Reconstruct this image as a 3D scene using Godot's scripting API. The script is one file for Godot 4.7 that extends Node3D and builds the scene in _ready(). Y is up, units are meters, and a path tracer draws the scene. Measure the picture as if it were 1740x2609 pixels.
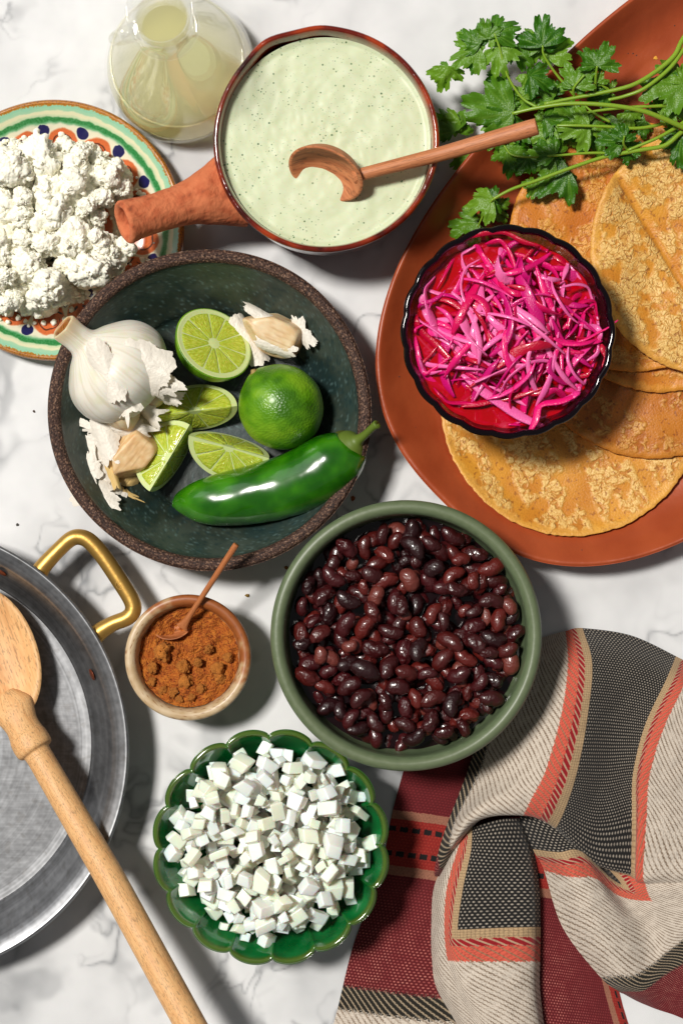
extends Node3D
# A flat lay of taco ingredients on a marble table, seen from straight above.
# Places are read off the photograph in its own pixels (1740 x 2609) and turned into metres on the table by P().
const S := 0.00024        # metres per photograph pixel at table height
const H := 1.25           # height of the camera above the table
var rng := RandomNumberGenerator.new()
var taken := {}

class Geo:
	var v := PackedVector3Array()
	var uv := PackedVector2Array()
	var c := PackedColorArray()
	var f := PackedInt32Array()
	# a sheet of quads: at(s, t) gives the point, col(s, t, point) the colour; way is keep, flip, vol (outwards from mid) or up
	func grid(nu: int, nv: int, at: Callable, col = null, wrap := false, way := "keep", su := 1.0, sv := 1.0, mid := Vector3.ZERO) -> Geo:
		var first := v.size()
		var sum := 0.0
		for j in nv + 1:
			for i in nu + 1:
				var s := float(i % nu if wrap else i) / nu
				var t := float(j) / nv
				var p: Vector3 = at.call(s, t)
				v.append(p)
				uv.append(Vector2(float(i) / nu * su, t * sv))
				c.append(col.call(s, t, p) if col else Color.WHITE)
		var ff := PackedInt32Array()
		for j in nv:
			for i in nu:
				var a := first + j * (nu + 1) + i
				var d := a + nu + 1
				ff.append_array([a, a + 1, d + 1, a, d + 1, d])
		if way == "vol" or way == "up":
			for k in range(0, ff.size(), 3):
				var a := v[ff[k]]
				var b := v[ff[k + 1]]
				var e := v[ff[k + 2]]
				var n := (e - a).cross(b - a)
				sum += n.dot(a - mid) if way == "vol" else n.y
		if way == "flip" or sum < 0.0:
			for k in range(0, ff.size(), 3):
				var x := ff[k + 1]
				ff[k + 1] = ff[k + 2]
				ff[k + 2] = x
		f.append_array(ff)
		return self
	func join(o: Geo, t: Transform3D) -> Geo:
		var first := v.size()
		for p in o.v:
			v.append(t * p)
		uv.append_array(o.uv)
		c.append_array(o.c)
		for k in o.f:
			f.append(k + first)
		return self
	func mesh(flat := false) -> ArrayMesh:
		var a := []
		a.resize(Mesh.ARRAY_MAX)
		a[Mesh.ARRAY_VERTEX] = v
		a[Mesh.ARRAY_TEX_UV] = uv
		a[Mesh.ARRAY_COLOR] = c
		a[Mesh.ARRAY_INDEX] = f
		var m := ArrayMesh.new()
		m.add_surface_from_arrays(Mesh.PRIMITIVE_TRIANGLES, a)
		if flat:
			return m
		var st := SurfaceTool.new()
		st.create_from(m, 0)
		st.generate_normals()
		return st.commit()

func P(px: float, py: float, h := 0.0) -> Vector3:
	var k := S * (1.0 - h / H)
	return Vector3((px - 870.0) * k, h, (py - 1304.5) * k)

func D(dx: float, dy: float, h := 0.0) -> Vector3:   # the same from a view of the photograph 1568 pixels wide
	return P(dx * 1.1097, dy * 1.1097, h)

func L(px: float, h := 0.0) -> float:                # a length
	return px * S * (1.0 - h / H)

func mix(a: float, b: float, t: float) -> float:
	return a + (b - a) * t

func ss(a: float, b: float, x: float) -> float:
	return smoothstep(a, b, x)

func rnd(a := 0.0, b := 1.0) -> float:
	return rng.randf_range(a, b)

func cr(a: Array, t: float):                         # a smooth curve through the values of an array, t from 0 to 1
	var n := a.size() - 1
	var x := clampf(t, 0.0, 1.0) * n
	var i := mini(int(x), n - 1)
	var u := x - i
	var p1 = a[i]
	var p2 = a[i + 1]
	var p0 = a[i - 1] if i > 0 else p1 * 2.0 - p2
	var p3 = a[i + 2] if i + 2 <= n else p2 * 2.0 - p1
	return p1 + (p2 - p0) * (0.5 * u) + (p0 * 2.0 - p1 * 5.0 + p2 * 4.0 - p3) * (0.5 * u * u) + (p1 * 3.0 - p0 - p2 * 3.0 + p3) * (0.5 * u * u * u)

# ---- things and parts
func name_for(called: String, parent: Node) -> String:
	var key := "%d/%s" % [parent.get_instance_id(), called]
	var k: int = taken.get(key, 0)
	taken[key] = k + 1
	return called if k == 0 else "%s_%03d" % [called, k]

func tag(o: Node, label: String, category: String, group := "") -> Node:
	o.set_meta("label", label)
	o.set_meta("category", category)
	if group:
		o.set_meta("group", group)
	return o

func thing(called: String, label: String, category: String, at := Vector3.ZERO, group := "") -> Node3D:
	var o := Node3D.new()
	o.name = name_for(called, self)
	add_child(o, true)
	o.position = at
	tag(o, label, category, group)
	return o

func put(called: String, m: Mesh, mt: Material, parent: Node = null) -> MeshInstance3D:
	var o := MeshInstance3D.new()
	parent = parent if parent else self
	o.name = name_for(called, parent)
	o.mesh = m
	o.material_override = mt
	parent.add_child(o, true)
	return o

# ---- materials and computed textures
func mat(c: Color, rough := 0.5, metal := 0.0) -> StandardMaterial3D:
	var m := StandardMaterial3D.new()
	m.albedo_color = c
	m.roughness = rough
	m.metallic = metal
	return m

func vmat(rough := 0.5, metal := 0.0) -> StandardMaterial3D:   # takes its colour from the vertices
	var m := mat(Color.WHITE, rough, metal)
	m.vertex_color_use_as_albedo = true
	m.vertex_color_is_srgb = true
	return m

func tri(m: StandardMaterial3D, tile: float) -> StandardMaterial3D:   # textures repeat every tile metres, on all sides
	m.uv1_triplanar = true
	m.uv1_scale = Vector3.ONE / tile
	return m

func bump(m: StandardMaterial3D, t: Texture2D, mm: float) -> StandardMaterial3D:
	m.heightmap_enabled = true
	m.heightmap_texture = t
	m.heightmap_scale = mm * 0.1
	return m

func noi(s: int, freq: float, oct := 3, kind := FastNoiseLite.TYPE_SIMPLEX_SMOOTH) -> FastNoiseLite:
	var n := FastNoiseLite.new()
	n.seed = s
	n.frequency = freq
	n.noise_type = kind
	n.fractal_type = FastNoiseLite.FRACTAL_FBM if oct > 1 else FastNoiseLite.FRACTAL_NONE
	n.fractal_octaves = oct
	return n

func cell(s: int, freq: float, ret := FastNoiseLite.RETURN_DISTANCE) -> FastNoiseLite:
	var n := noi(s, freq, 1, FastNoiseLite.TYPE_CELLULAR)
	n.cellular_return_type = ret
	return n

func tile(n: FastNoiseLite, size := 256) -> ImageTexture:
	return ImageTexture.create_from_image(n.get_seamless_image(size, size))

func picture(w: int, h: int, f: Callable) -> ImageTexture:   # f(x, y) gives an sRGB colour
	var b := PackedByteArray()
	b.resize(w * h * 3)
	var k := 0
	for y in h:
		for x in w:
			var c: Color = f.call(float(x), float(y))
			b[k] = clampi(int(c.r * 255.0), 0, 255)
			b[k + 1] = clampi(int(c.g * 255.0), 0, 255)
			b[k + 2] = clampi(int(c.b * 255.0), 0, 255)
			k += 3
	return ImageTexture.create_from_image(Image.create_from_data(w, h, false, Image.FORMAT_RGB8, b))

# ---- shapes
# turns a profile of (radius, height) in millimetres; profiles run from the foot up the outside, over the rim and down the inside
func lathe(g: Geo, prof: Array, seg := 96, sub := 4, rm = null, sx := 1.0, sz := 1.0, col = null, from := 0.0, to := 1.0) -> Geo:
	var n := int((prof.size() - 1) * sub * (to - from) + 0.5)
	var at := func(s: float, t: float) -> Vector3:
		var q: Vector2 = cr(prof, mix(from, to, t))
		var r := maxf(q.x, 0.0) * 0.001
		var a := TAU * s
		if rm:
			r *= rm.call(a, q)
		return Vector3(r * cos(a) * sx, q.y * 0.001, r * sin(a) * sz)
	return g.grid(seg, n, at, col, true, "keep", 1.0, 1.0)

# a tube through points; rad holds a radius, or two as a Vector2, per point
func tube(g: Geo, pts: Array, rad: Array, seg := 12, sub := 6, up := Vector3.UP, col = null, roll = null, sv := 1.0) -> Geo:
	var n := (pts.size() - 1) * sub
	var c := []
	var r := []
	for k in n + 1:
		c.append(cr(pts, float(k) / n))
		var q = cr(rad, float(k) / n)
		r.append(q if q is Vector2 else Vector2(q, q))
	var fx := []
	var fy := []
	var u := up
	for k in n + 1:
		var d: Vector3 = (c[mini(k + 1, n)] - c[maxi(k - 1, 0)]).normalized()
		u = (u - d * u.dot(d)).normalized()
		if u.length() < 0.5:
			u = d.cross(Vector3(0.31, 0.2, 0.93)).normalized()
		var w := d.cross(u)
		var a: float = roll.call(float(k) / n) if roll else 0.0
		fx.append(w * cos(a) + u * sin(a))
		fy.append(u * cos(a) - w * sin(a))
	var mid: Vector3 = c[n / 2]
	# two more rings close the ends
	var at := func(s: float, t: float) -> Vector3:
		var k := int(t * (n + 2) + 0.5)
		var i := clampi(k - 1, 0, n)
		if k == 0 or k == n + 2:
			return c[i]
		return c[i] + fx[i] * (r[i].x * cos(TAU * s)) + fy[i] * (r[i].y * sin(TAU * s))
	var before := g.f.size()
	g.grid(seg, n + 2, at, col, true, "keep", 1.0, sv)
	# turn it outwards: look at the middle ring
	var a0 := g.v.size() - (seg + 1) * (n + 3) + (seg + 1) * (n / 2 + 1)
	var e: Vector3 = (g.v[a0 + seg + 1] - g.v[a0]).cross(g.v[a0 + 1] - g.v[a0])
	if e.dot(g.v[a0] - mid) < 0.0:
		for k in range(before, g.f.size(), 3):
			var x := g.f[k + 1]
			g.f[k + 1] = g.f[k + 2]
			g.f[k + 2] = x
	return g

# a closed lump: a sphere of six square patches, its radius (per direction) from rad(direction)
func lump(g: Geo, n: int, at0: Vector3, rad: Callable, col = null) -> Geo:
	var axes := [[Vector3.RIGHT, Vector3.UP], [Vector3.LEFT, Vector3.UP], [Vector3.UP, Vector3.BACK], [Vector3.DOWN, Vector3.BACK], [Vector3.BACK, Vector3.UP], [Vector3.FORWARD, Vector3.UP]]
	for x in axes:
		var d: Vector3 = x[0]
		var u: Vector3 = x[1]
		var w := d.cross(u)
		var at := func(s: float, t: float) -> Vector3:
			var q := (d + u * tan((s - 0.5) * PI / 2.0) + w * tan((t - 0.5) * PI / 2.0)).normalized()
			return at0 + q * rad.call(q)
		g.grid(n, n, at, col, false, "vol", 1.0, 1.0, at0)
	return g

# a cloth or sheet through a grid of points; pts[row][column] are Vector3, fab[row][column] the place in the fabric as a Vector2
func sheet(g: Geo, pts: Array, fab: Array, nu: int, nv: int, wave = null) -> Geo:
	var first := g.v.size()
	var rows := []
	var frows := []
	for i in pts.size():
		var a := []
		var b := []
		for k in nu + 1:
			a.append(cr(pts[i], float(k) / nu))
			b.append(cr(fab[i], float(k) / nu))
		rows.append(a)
		frows.append(b)
	var ca := []
	var cb := []
	for k in nu + 1:
		var a := []
		var b := []
		for i in rows.size():
			a.append(rows[i][k])
			b.append(frows[i][k])
		ca.append(a)
		cb.append(b)
	var at := func(s: float, t: float) -> Vector3:
		var p: Vector3 = cr(ca[int(s * nu + 0.5)], t)
		if wave:
			p.y += wave.call(p, s, t)
		return p
	g.grid(nu, nv, at, null, false, "up")
	for j in nv + 1:
		for i in nu + 1:
			g.uv[first + j * (nu + 1) + i] = cr(cb[i], float(j) / nv)
	return g

# drops balls one after another onto a floor and onto each other; gives the centres
func pack(n: int, r: Callable, where: Callable, floor_at: Callable, tries := 6, squash := 1.0) -> Array:
	var out := []
	for k in n:
		var rr: float = r.call(k)
		var best := Vector3(0, 99, 0)
		for q in tries:
			var p: Vector2 = where.call(k)
			var y: float = floor_at.call(p.x, p.y) + rr * squash
			for o in out:
				var dx: float = o[0].x - p.x
				var dz: float = o[0].z - p.y
				var rad: float = rr + o[1]
				var d2 := dx * dx + dz * dz
				if d2 < rad * rad:
					y = maxf(y, o[0].y + sqrt(rad * rad - d2) * squash)
			if y < best.y:
				best = Vector3(p.x, y, p.y)
		out.append([best, rr])
	return out

# where in a round dish a piece lies, in words
func whereabouts(x: float, z: float, r: float) -> String:
	var q := sqrt(x * x + z * z) / r
	if q < 0.22:
		return "in the very middle"
	var names := ["right", "lower right", "lower", "lower left", "left", "upper left", "upper", "upper right"]
	var k := int(round(fposmod(atan2(z, x), TAU) / TAU * 8.0)) % 8
	if q < 0.52:
		return "%s of the middle" % ["right", "below right", "just below", "below left", "left", "above left", "just above", "above right"][k]
	return ("towards the %s edge" if q < 0.78 else "against the %s edge") % names[k]

# a lump cut by planes with softened edges; each plane is a normal and its distance, in the lump's own unit size
func faceted(g: Geo, n: int, at: Vector3, turn: Basis, size: Vector3, planes: Array, col = null) -> Geo:
	var before := g.v.size()
	lump(g, n, Vector3.ZERO, func(d: Vector3) -> float:
		var r := 1.0
		for q in planes:
			var f: float = d.dot(q[0].normalized())
			if f > 0.05:
				var w: float = q[1] / f
				var k := 0.09
				var h := clampf(0.5 + 0.5 * (w - r) / k, 0.0, 1.0)
				r = mix(w, r, h) - k * h * (1.0 - h)
		return r, col)
	for i in range(before, g.v.size()):
		g.v[i] = at + turn * (g.v[i] * size)
	return g

func _ready() -> void:
	rng.seed = 20240611
	# camera
	var cam := Camera3D.new()
	cam.name = "camera"
	cam.position = Vector3(0, H, 0)
	cam.rotation_degrees = Vector3(-90, 0, 0)
	cam.fov = rad_to_deg(2.0 * atan(2609.0 * S / 2.0 / H))
	cam.near = 0.05
	cam.far = 20.0
	add_child(cam)
	cam.current = true
	# the dim studio round the table
	var e := Environment.new()
	e.background_mode = Environment.BG_COLOR
	e.background_color = Color(0.095, 0.096, 0.097).linear_to_srgb()
	e.tonemap_mode = Environment.TONE_MAPPER_LINEAR
	e.tonemap_exposure = 1.2
	e.sdfgi_enabled = true
	e.ssao_enabled = true
	e.ssil_enabled = true
	var we := WorldEnvironment.new()
	we.name = "environment"
	we.environment = e
	add_child(we)
	# the hard lamp at the upper left and the wide soft one behind it
	lamp("key_lamp", Vector3(-3.64, 8.39, -2.05), Vector3(0.0, 0.0, 0.0), Vector2(1.33, 1.33), 87.5, Color(1.0, 0.982, 0.955))
	lamp("window_lamp", Vector3(-2.6, 2.2, -1.65), Vector3(0.0, 0.0, 0.0), Vector2(1.9, 1.35), 0.75, Color(0.97, 0.98, 1.0))
	table()
	oil_bottle()
	cheese_plate()
	sauce_pot()
	platter()
	tortillas()
	cabbage_bowl()
	cilantro()
	lime_bowl()
	garlic()
	limes()
	pepper()
	bean_bowl()
	spice_bowl()
	pan()
	onion_bowl()
	towel()
	crumbs()

func lamp(called: String, at: Vector3, to: Vector3, size: Vector2, energy: float, c: Color) -> void:
	var l := AreaLight3D.new()
	l.name = called
	l.area_size = size
	l.light_energy = energy
	l.light_color = c
	l.shadow_enabled = true
	l.area_range = 16.0
	add_child(l)
	l.look_at_from_position(at, to, Vector3.UP)

# ---------------------------------------------------------------- table
func table() -> void:
	var warp := noi(3, 0.008, 4)
	var vein := noi(11, 0.0042, 4)
	var vein2 := noi(17, 0.011, 4)
	var cloud := noi(23, 0.0035, 3)
	var fine := noi(29, 0.05, 3)
	var gate := noi(31, 0.006, 2)
	var t := picture(1024, 1331, func(x: float, y: float) -> Color:
		var wx := x + 55.0 * warp.get_noise_2d(x, y) + 3.5 * fine.get_noise_2d(x, y)
		var wy := y * 0.8 + 55.0 * warp.get_noise_2d(x + 900.0, y) + 0.35 * x
		var a := 1.0 - minf(1.0, absf(vein.get_noise_2d(wx, wy)) * 4.5)
		var b := 1.0 - minf(1.0, absf(vein2.get_noise_2d(wx, wy)) * 4.5)
		var g := ss(-0.15, 0.36, gate.get_noise_2d(x, y))
		var g2 := ss(-0.1, 0.42, gate.get_noise_2d(x + 500.0, y * 1.3 - 300.0))
		var c := ss(-0.1, 0.55, cloud.get_noise_2d(wx, wy))
		var dark := 0.20 * a * a * a * g + 0.24 * b * b * b * b * g2 + 0.13 * c + 0.03 * fine.get_noise_2d(x * 0.7, y * 0.7)
		dark += 0.10 * ss(0.25, 0.6, fine.get_noise_2d(x * 0.35, y * 0.35)) * ss(0.1, 0.5, g)
		return Color(0.862 - dark, 0.864 - dark * 0.985, 0.866 - dark * 0.96))
	var m := mat(Color.WHITE, 0.5)
	m.metallic_specular = 0.3
	m.albedo_texture = t
	var w := 1.1
	var d := 1.43
	var g := Geo.new()
	g.grid(1, 1, func(s: float, tt: float) -> Vector3: return Vector3((s - 0.5) * w, 0, (tt - 0.5) * d), null, false, "up")
	# the slab's rounded edge and its sides
	var ring := [[0.5, -0.0], [0.5007, -0.0006], [0.501, -0.002], [0.501, -0.028], [0.5, -0.03]]
	g.grid(4, 4, func(s: float, tt: float) -> Vector3:
		var q: Array = ring[int(tt * 4.0 + 0.5)]
		var cc: Array = [Vector2(-1, -1), Vector2(1, -1), Vector2(1, 1), Vector2(-1, 1)]
		var p: Vector2 = cc[int(s * 4.0 + 0.5) % 4]
		return Vector3(p.x * q[0] * w, q[1], p.y * q[0] * d), null, true, "vol")
	var o := put("marble_table_top", g.mesh(), m)
	o.set_meta("kind", "structure")
	tag(o, "white marble table top with soft grey veins under all the dishes", "table top")

# ---------------------------------------------------------------- oil bottle
func oil_bottle() -> void:
	var at := P(463, 183, 0.0)
	var o := thing("oil_bottle", "clear glass bottle of pale yellow oil beside the painted plate", "bottle", at)
	var glass := mat(Color(0.97, 1.0, 0.97, 0.03), 0.02)
	glass.transparency = BaseMaterial3D.TRANSPARENCY_ALPHA
	var g := Geo.new()
	var prof := [Vector2(0, 2.5), Vector2(30, 1.2), Vector2(36, 1.0), Vector2(40.5, 5), Vector2(41.5, 12), Vector2(40.5, 20), Vector2(37, 36), Vector2(31, 56), Vector2(24, 74), Vector2(17.5, 89), Vector2(14, 98), Vector2(13.2, 106), Vector2(13.6, 113), Vector2(16.5, 119), Vector2(17.3, 121.5), Vector2(16.2, 123), Vector2(14.2, 121.5), Vector2(12.2, 116), Vector2(11.4, 107), Vector2(12, 98), Vector2(15.5, 88.5), Vector2(22, 73.5), Vector2(29, 55.5), Vector2(35, 35.5), Vector2(38.3, 19.5), Vector2(39.2, 12), Vector2(38, 6.5), Vector2(34, 4.2), Vector2(0, 5.5)]
	for q in prof.size():
		prof[q] = Vector2(prof[q].x * 1.1, prof[q].y * (1.0 if prof[q].y < 57.0 else 1.0 + 0.22 * (prof[q].y - 57.0) / 66.0))
	lathe(g, prof, 96, 4)
	put("glass_body", g.mesh(), glass, o)
	g = Geo.new()
	lathe(g, [Vector2(15, 113), Vector2(18.2, 113.6), Vector2(19, 116), Vector2(18.2, 118.4), Vector2(15, 119)], 64, 4)
	put("neck_ring", g.mesh(), glass, o)
	var oil := mat(Color(1.0, 0.985, 0.78, 0.34), 0.0)
	oil.refraction_enabled = true
	oil.refraction_scale = 0.042
	g = Geo.new()
	lathe(g, [Vector2(0, 5.6), Vector2(33.8, 4.5), Vector2(37.6, 6.8), Vector2(38.8, 12), Vector2(37.9, 19.5), Vector2(35.6, 30), Vector2(35.0, 33), Vector2(34.4, 33.4), Vector2(33, 33), Vector2(0, 33)], 96, 4, null, 1.135, 1.135)
	put("oil", g.mesh(), oil, o)
	# the pulled lip that serves as a handle
	g = Geo.new()
	var hp := [Vector3(-15, 146, 2), Vector3(-22, 147, 3), Vector3(-27, 143, 3), Vector3(-28, 135, 2), Vector3(-25, 124, 0), Vector3(-20, 117, -1), Vector3(-15, 116, -1)]
	for k in hp.size():
		hp[k] *= 0.001
	tube(g, hp, [0.003, 0.0034, 0.0034, 0.0034, 0.0034, 0.0034, 0.003], 14, 6)
	var hd := put("handle", g.mesh(), glass, o)
	hd.rotation.y = 0.35

# ---------------------------------------------------------------- painted plate and the crumbled cheese on it
func cheese_plate() -> void:
	var h := 0.016
	var at := P(137, 586, h)
	at.y = 0.0
	var o := thing("painted_plate", "hand painted ceramic plate with amber rim, green rings and orange flowers", "plate", at)
	var rr := L(331, h)
	var wob := noi(41, 0.02, 3)
	var grain := noi(43, 0.12, 3)
	var t := picture(900, 900, func(x: float, y: float) -> Color:
		var dx := (x - 450.0) / 450.0
		var dy := (y - 450.0) / 450.0
		var wv := wob.get_noise_2d(x, y)
		var gr := grain.get_noise_2d(x, y)
		var r := sqrt(dx * dx + dy * dy) + 0.012 * wv
		r = r * 0.70 / 0.83 if r < 0.83 else 0.70 + (r - 0.83) / 0.17 * 0.30
		var a := atan2(dy, dx)
		var c := Color(0.90, 0.88, 0.78)
		var light := Color(0.62, 0.80, 0.66)
		c = c.lerp(Color(0.45, 0.68, 0.50), ss(0.69, 0.72, r))
		c = c.lerp(Color(0.12, 0.48, 0.22), ss(0.715, 0.74, r) * (0.8 + 0.5 * gr))
		c = c.lerp(Color(0.78, 0.84, 0.68), ss(0.775, 0.80, r))
		c = c.lerp(Color(0.88, 0.87, 0.72), ss(0.80, 0.83, r))
		c = c.lerp(light, ss(0.85, 0.875, r))
		c = c.lerp(Color(0.58, 0.79, 0.66), ss(0.89, 0.91, r))
		c = c.lerp(Color(0.69, 0.44, 0.10), ss(0.93, 0.945, r + 0.02 * gr))
		c = c.lerp(Color(0.42, 0.23, 0.06), ss(0.0, 0.6, gr) * ss(0.945, 0.96, r))
		# scallops of orange with dark blue dots between them
		if r < 0.70:
			var n := 16.0
			var q := fposmod(a / TAU * n + 0.3, 1.0) - 0.5
			var u := q * TAU / n * 0.62
			var lobe := sqrt(u * u * 1.0 + pow((r - 0.56) * 0.95, 2.0))
			var arch := ss(0.118, 0.105, lobe) * ss(0.47, 0.5, r)
			c = c.lerp(Color(0.83, 0.42, 0.23).darkened(0.12 * maxf(0.0, gr)), arch)
			c = c.lerp(Color(0.22, 0.10, 0.07), 0.8 * ss(0.006, 0.002, absf(lobe - 0.075)) * ss(0.555, 0.57, r))
			c = c.lerp(Color(0.62, 0.27, 0.12), ss(0.05, 0.035, lobe) * ss(0.5, 0.52, r) * 0.6)
			var v := (fposmod(a / TAU * n + 0.8, 1.0) - 0.5) * TAU / n * 0.66
			var dot := sqrt(v * v + pow(r - 0.665, 2.0)) + 0.006 * wv
			c = c.lerp(Color(0.08, 0.08, 0.33), ss(0.042, 0.035, dot))
			var dot2 := sqrt(v * v + pow(r - 0.45, 2.0)) + 0.008 * wv
			c = c.lerp(Color(0.08, 0.08, 0.33), ss(0.038, 0.03, dot2))
			c = c.lerp(Color(0.78, 0.38, 0.2), ss(0.38, 0.36, r) * ss(0.2, 0.24, r))
			var zz := absf(r - 0.5 - 0.04 * absf(q) * 2.0)
			c = c.lerp(Color(0.1, 0.09, 0.12), ss(0.008, 0.004, zz) * ss(0.05, 0.1, absf(q)) * ss(0.42, 0.36, absf(q)))
			c = c.lerp(Color(0.10, 0.32, 0.16), ss(0.2, 0.18, r))
		return c)
	var glaze := mat(Color.WHITE, 0.28)
	glaze.albedo_texture = t
	glaze.clearcoat_enabled = true
	glaze.clearcoat = 0.6
	glaze.clearcoat_roughness = 0.12
	bump(glaze, tile(noi(47, 0.02, 4)), 0.25)
	var g := Geo.new()
	var k := rr * 1000.0
	lathe(g, [Vector2(0, 0), Vector2(42, 0), Vector2(47, 2), Vector2(k * 0.86, 9), Vector2(k - 0.5, 14), Vector2(k, 16), Vector2(k - 1.4, 17.2), Vector2(k * 0.93, 15.6), Vector2(k * 0.84, 11.5), Vector2(k * 0.73, 6.9), Vector2(k * 0.60, 4.6), Vector2(0, 4.2)], 128, 5)
	for i in g.v.size():
		g.uv[i] = Vector2(0.5 + g.v[i].x / rr * 0.5, 0.5 + g.v[i].z / rr * 0.5)
	put("dish", g.mesh(), glaze, o)
	# cheese
	var cheese := mat(Color(0.985, 0.97, 0.90), 0.7)
	cheese.subsurf_scatter_enabled = true
	cheese.subsurf_scatter_strength = 0.06
	tri(cheese, 0.012)
	bump(cheese, tile(noi(51, 0.03, 5)), 0.22)
	var kinds := []
	for q in 9:
		kinds.append(crumble(100 + q, 26, 16))
	var out := pack(132, func(i: int) -> float: return (0.0125 if i < 11 else (0.0085 if i < 40 else 0.0042)) * rnd(0.8, 1.2),
		func(i: int) -> Vector2:
			for w in 40:
				var a := rnd(0, TAU)
				var d := sqrt(rnd()) * (1.0 if i < 44 else 1.28)
				var px := 116.0 + cos(a) * 196.0 * d
				var py := 592.0 + sin(a) * 186.0 * d
				if px > 330 and py < 520 or i < 44 and px > 215 and py > 440 and py < 640:
					continue
				if px < -175.0 or py > 790.0 or py < 372 or Vector2(px - 534.0, py - 1044.0).length() < 452.0 or Vector2(px - 318.0, py - 570.0).length() < 58.0:
					continue
				var p := P(px, py, 0.012) - at
				return Vector2(p.x, p.z)
			return Vector2.ZERO,
		func(x: float, z: float) -> float: return 0.0043 + 0.009 * ss(0.6, 0.95, sqrt(x * x + z * z) / rr), 11, 0.55)
	for q in out:
		var c := put("cheese_crumble", kinds[rng.randi() % kinds.size()], cheese)
		c.position = at + q[0]
		c.rotation = Vector3(rnd(0, TAU), rnd(0, TAU), rnd(0, TAU))
		c.scale = Vector3.ONE * (q[1] / 0.01 * 1.2)
		var sized: String = "large" if q[1] > 0.0115 else ("middling" if q[1] > 0.0075 else "small")
		tag(c, "%s crumbled lump of white cheese %s of the painted plate" % [sized, whereabouts(q[0].x, q[0].z, 0.072)], "cheese", "crumbled cheese on the painted plate")
	var bits := Geo.new()
	var small := lumpy(4, 0.001, 7)
	for q in 420:
		var a := rnd(0, TAU)
		var d := sqrt(rnd(0.25, 1.0))
		var p := P(112.0 + cos(a) * 285.0 * d, 592.0 + sin(a) * 250.0 * d, 0.006)
		var rad := Vector2(p.x - at.x, p.z - at.z).length() / rr
		if rad > 0.82:
			continue
		p.y = 0.005 + 0.009 * ss(0.6, 0.95, rad)
		bits.join(small, Transform3D(Basis.from_euler(Vector3(rnd(0, 6), rnd(0, 6), rnd(0, 6))).scaled(Vector3.ONE * rnd(0.5, 1.9)), p))
	var b := put("cheese_crumbs", bits.mesh(), cheese)
	tag(b, "tiny loose crumbs of white cheese on the painted plate", "cheese crumbs")
	b.set_meta("kind", "stuff")

func lumpy(n: int, r: float, s: int, amp := 0.35) -> Geo:
	var no := noi(s, 0.9 / r * 0.5, 3)
	var g := Geo.new()
	return lump(g, n, Vector3.ZERO, func(d: Vector3) -> float:
		var p := d * r
		return r * (1.0 + amp * no.get_noise_3dv(p) * 2.0))

# a ragged lump about 10 mm in radius with smaller crumbs stuck to it
func crumble(s: int, n: int, bits: int) -> ArrayMesh:
	var big := noi(s, 62.0, 2)
	var mid := noi(s + 7, 420.0, 3)
	var fine := noi(s + 9, 1500.0, 2)
	var brk := cell(s + 3, 120.0, FastNoiseLite.RETURN_CELL_VALUE)
	var brk2 := cell(s + 4, 330.0, FastNoiseLite.RETURN_CELL_VALUE)
	brk.cellular_jitter = 1.0
	var r := 0.0095
	var g := Geo.new()
	lump(g, n, Vector3.ZERO, func(d: Vector3) -> float:
		var p := d * r
		return r * (0.95 + 0.44 * big.get_noise_3dv(p) + 0.07 * mid.get_noise_3dv(p) + 0.03 * fine.get_noise_3dv(p) + 0.21 * brk.get_noise_3dv(p + Vector3(mid.get_noise_3dv(p), 0, 0) * 0.004) + 0.09 * brk2.get_noise_3dv(p)))
	var m := g.v.size()
	var rg := RandomNumberGenerator.new()
	rg.seed = s
	for k in bits:
		var q: Vector3 = g.v[rg.randi() % m]
		var rr := pow(rg.randf(), 2.0) * 0.0020 + 0.0006
		var no := noi(s + k, 0.6 / rr, 2)
		var mid2 := q * 0.97
		var sq := Vector3(rg.randf_range(0.6, 1.4), rg.randf_range(0.6, 1.4), rg.randf_range(0.6, 1.4))
		lump(g, 3, mid2, func(d: Vector3) -> float: return rr * (1.0 + 0.9 * no.get_noise_3dv(d * rr)) * (d * sq).length())
	return g.mesh()

# ---------------------------------------------------------------- clay pot, green sauce, spoon
func wood(light: Color, dark: Color, s: int, pores := 0.5) -> ImageTexture:
	var a := noi(s, 0.02, 3)
	var b := noi(s + 1, 0.12, 2)
	return picture(256, 768, func(x: float, y: float) -> Color:
		var ca := cos(x / 256.0 * TAU) * 41.0
		var sa := sin(x / 256.0 * TAU) * 41.0
		var n := a.get_noise_3d(ca, sa, y * 0.10)
		var ring := 0.5 + 0.5 * sin(n * 26.0 + ca * 0.06)
		var st := b.get_noise_3d(ca * 1.6, sa * 1.6, y * 0.05)
		var po := ss(0.22, 0.5, b.get_noise_3d(ca * 3.0, sa * 3.0, y * 0.22 + 50.0))
		var c := light.lerp(dark, clampf(0.12 + 0.38 * ring * (0.5 + n) + 0.5 * st, 0.0, 1.0))
		return c.darkened(po * pores * 0.45))

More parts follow.
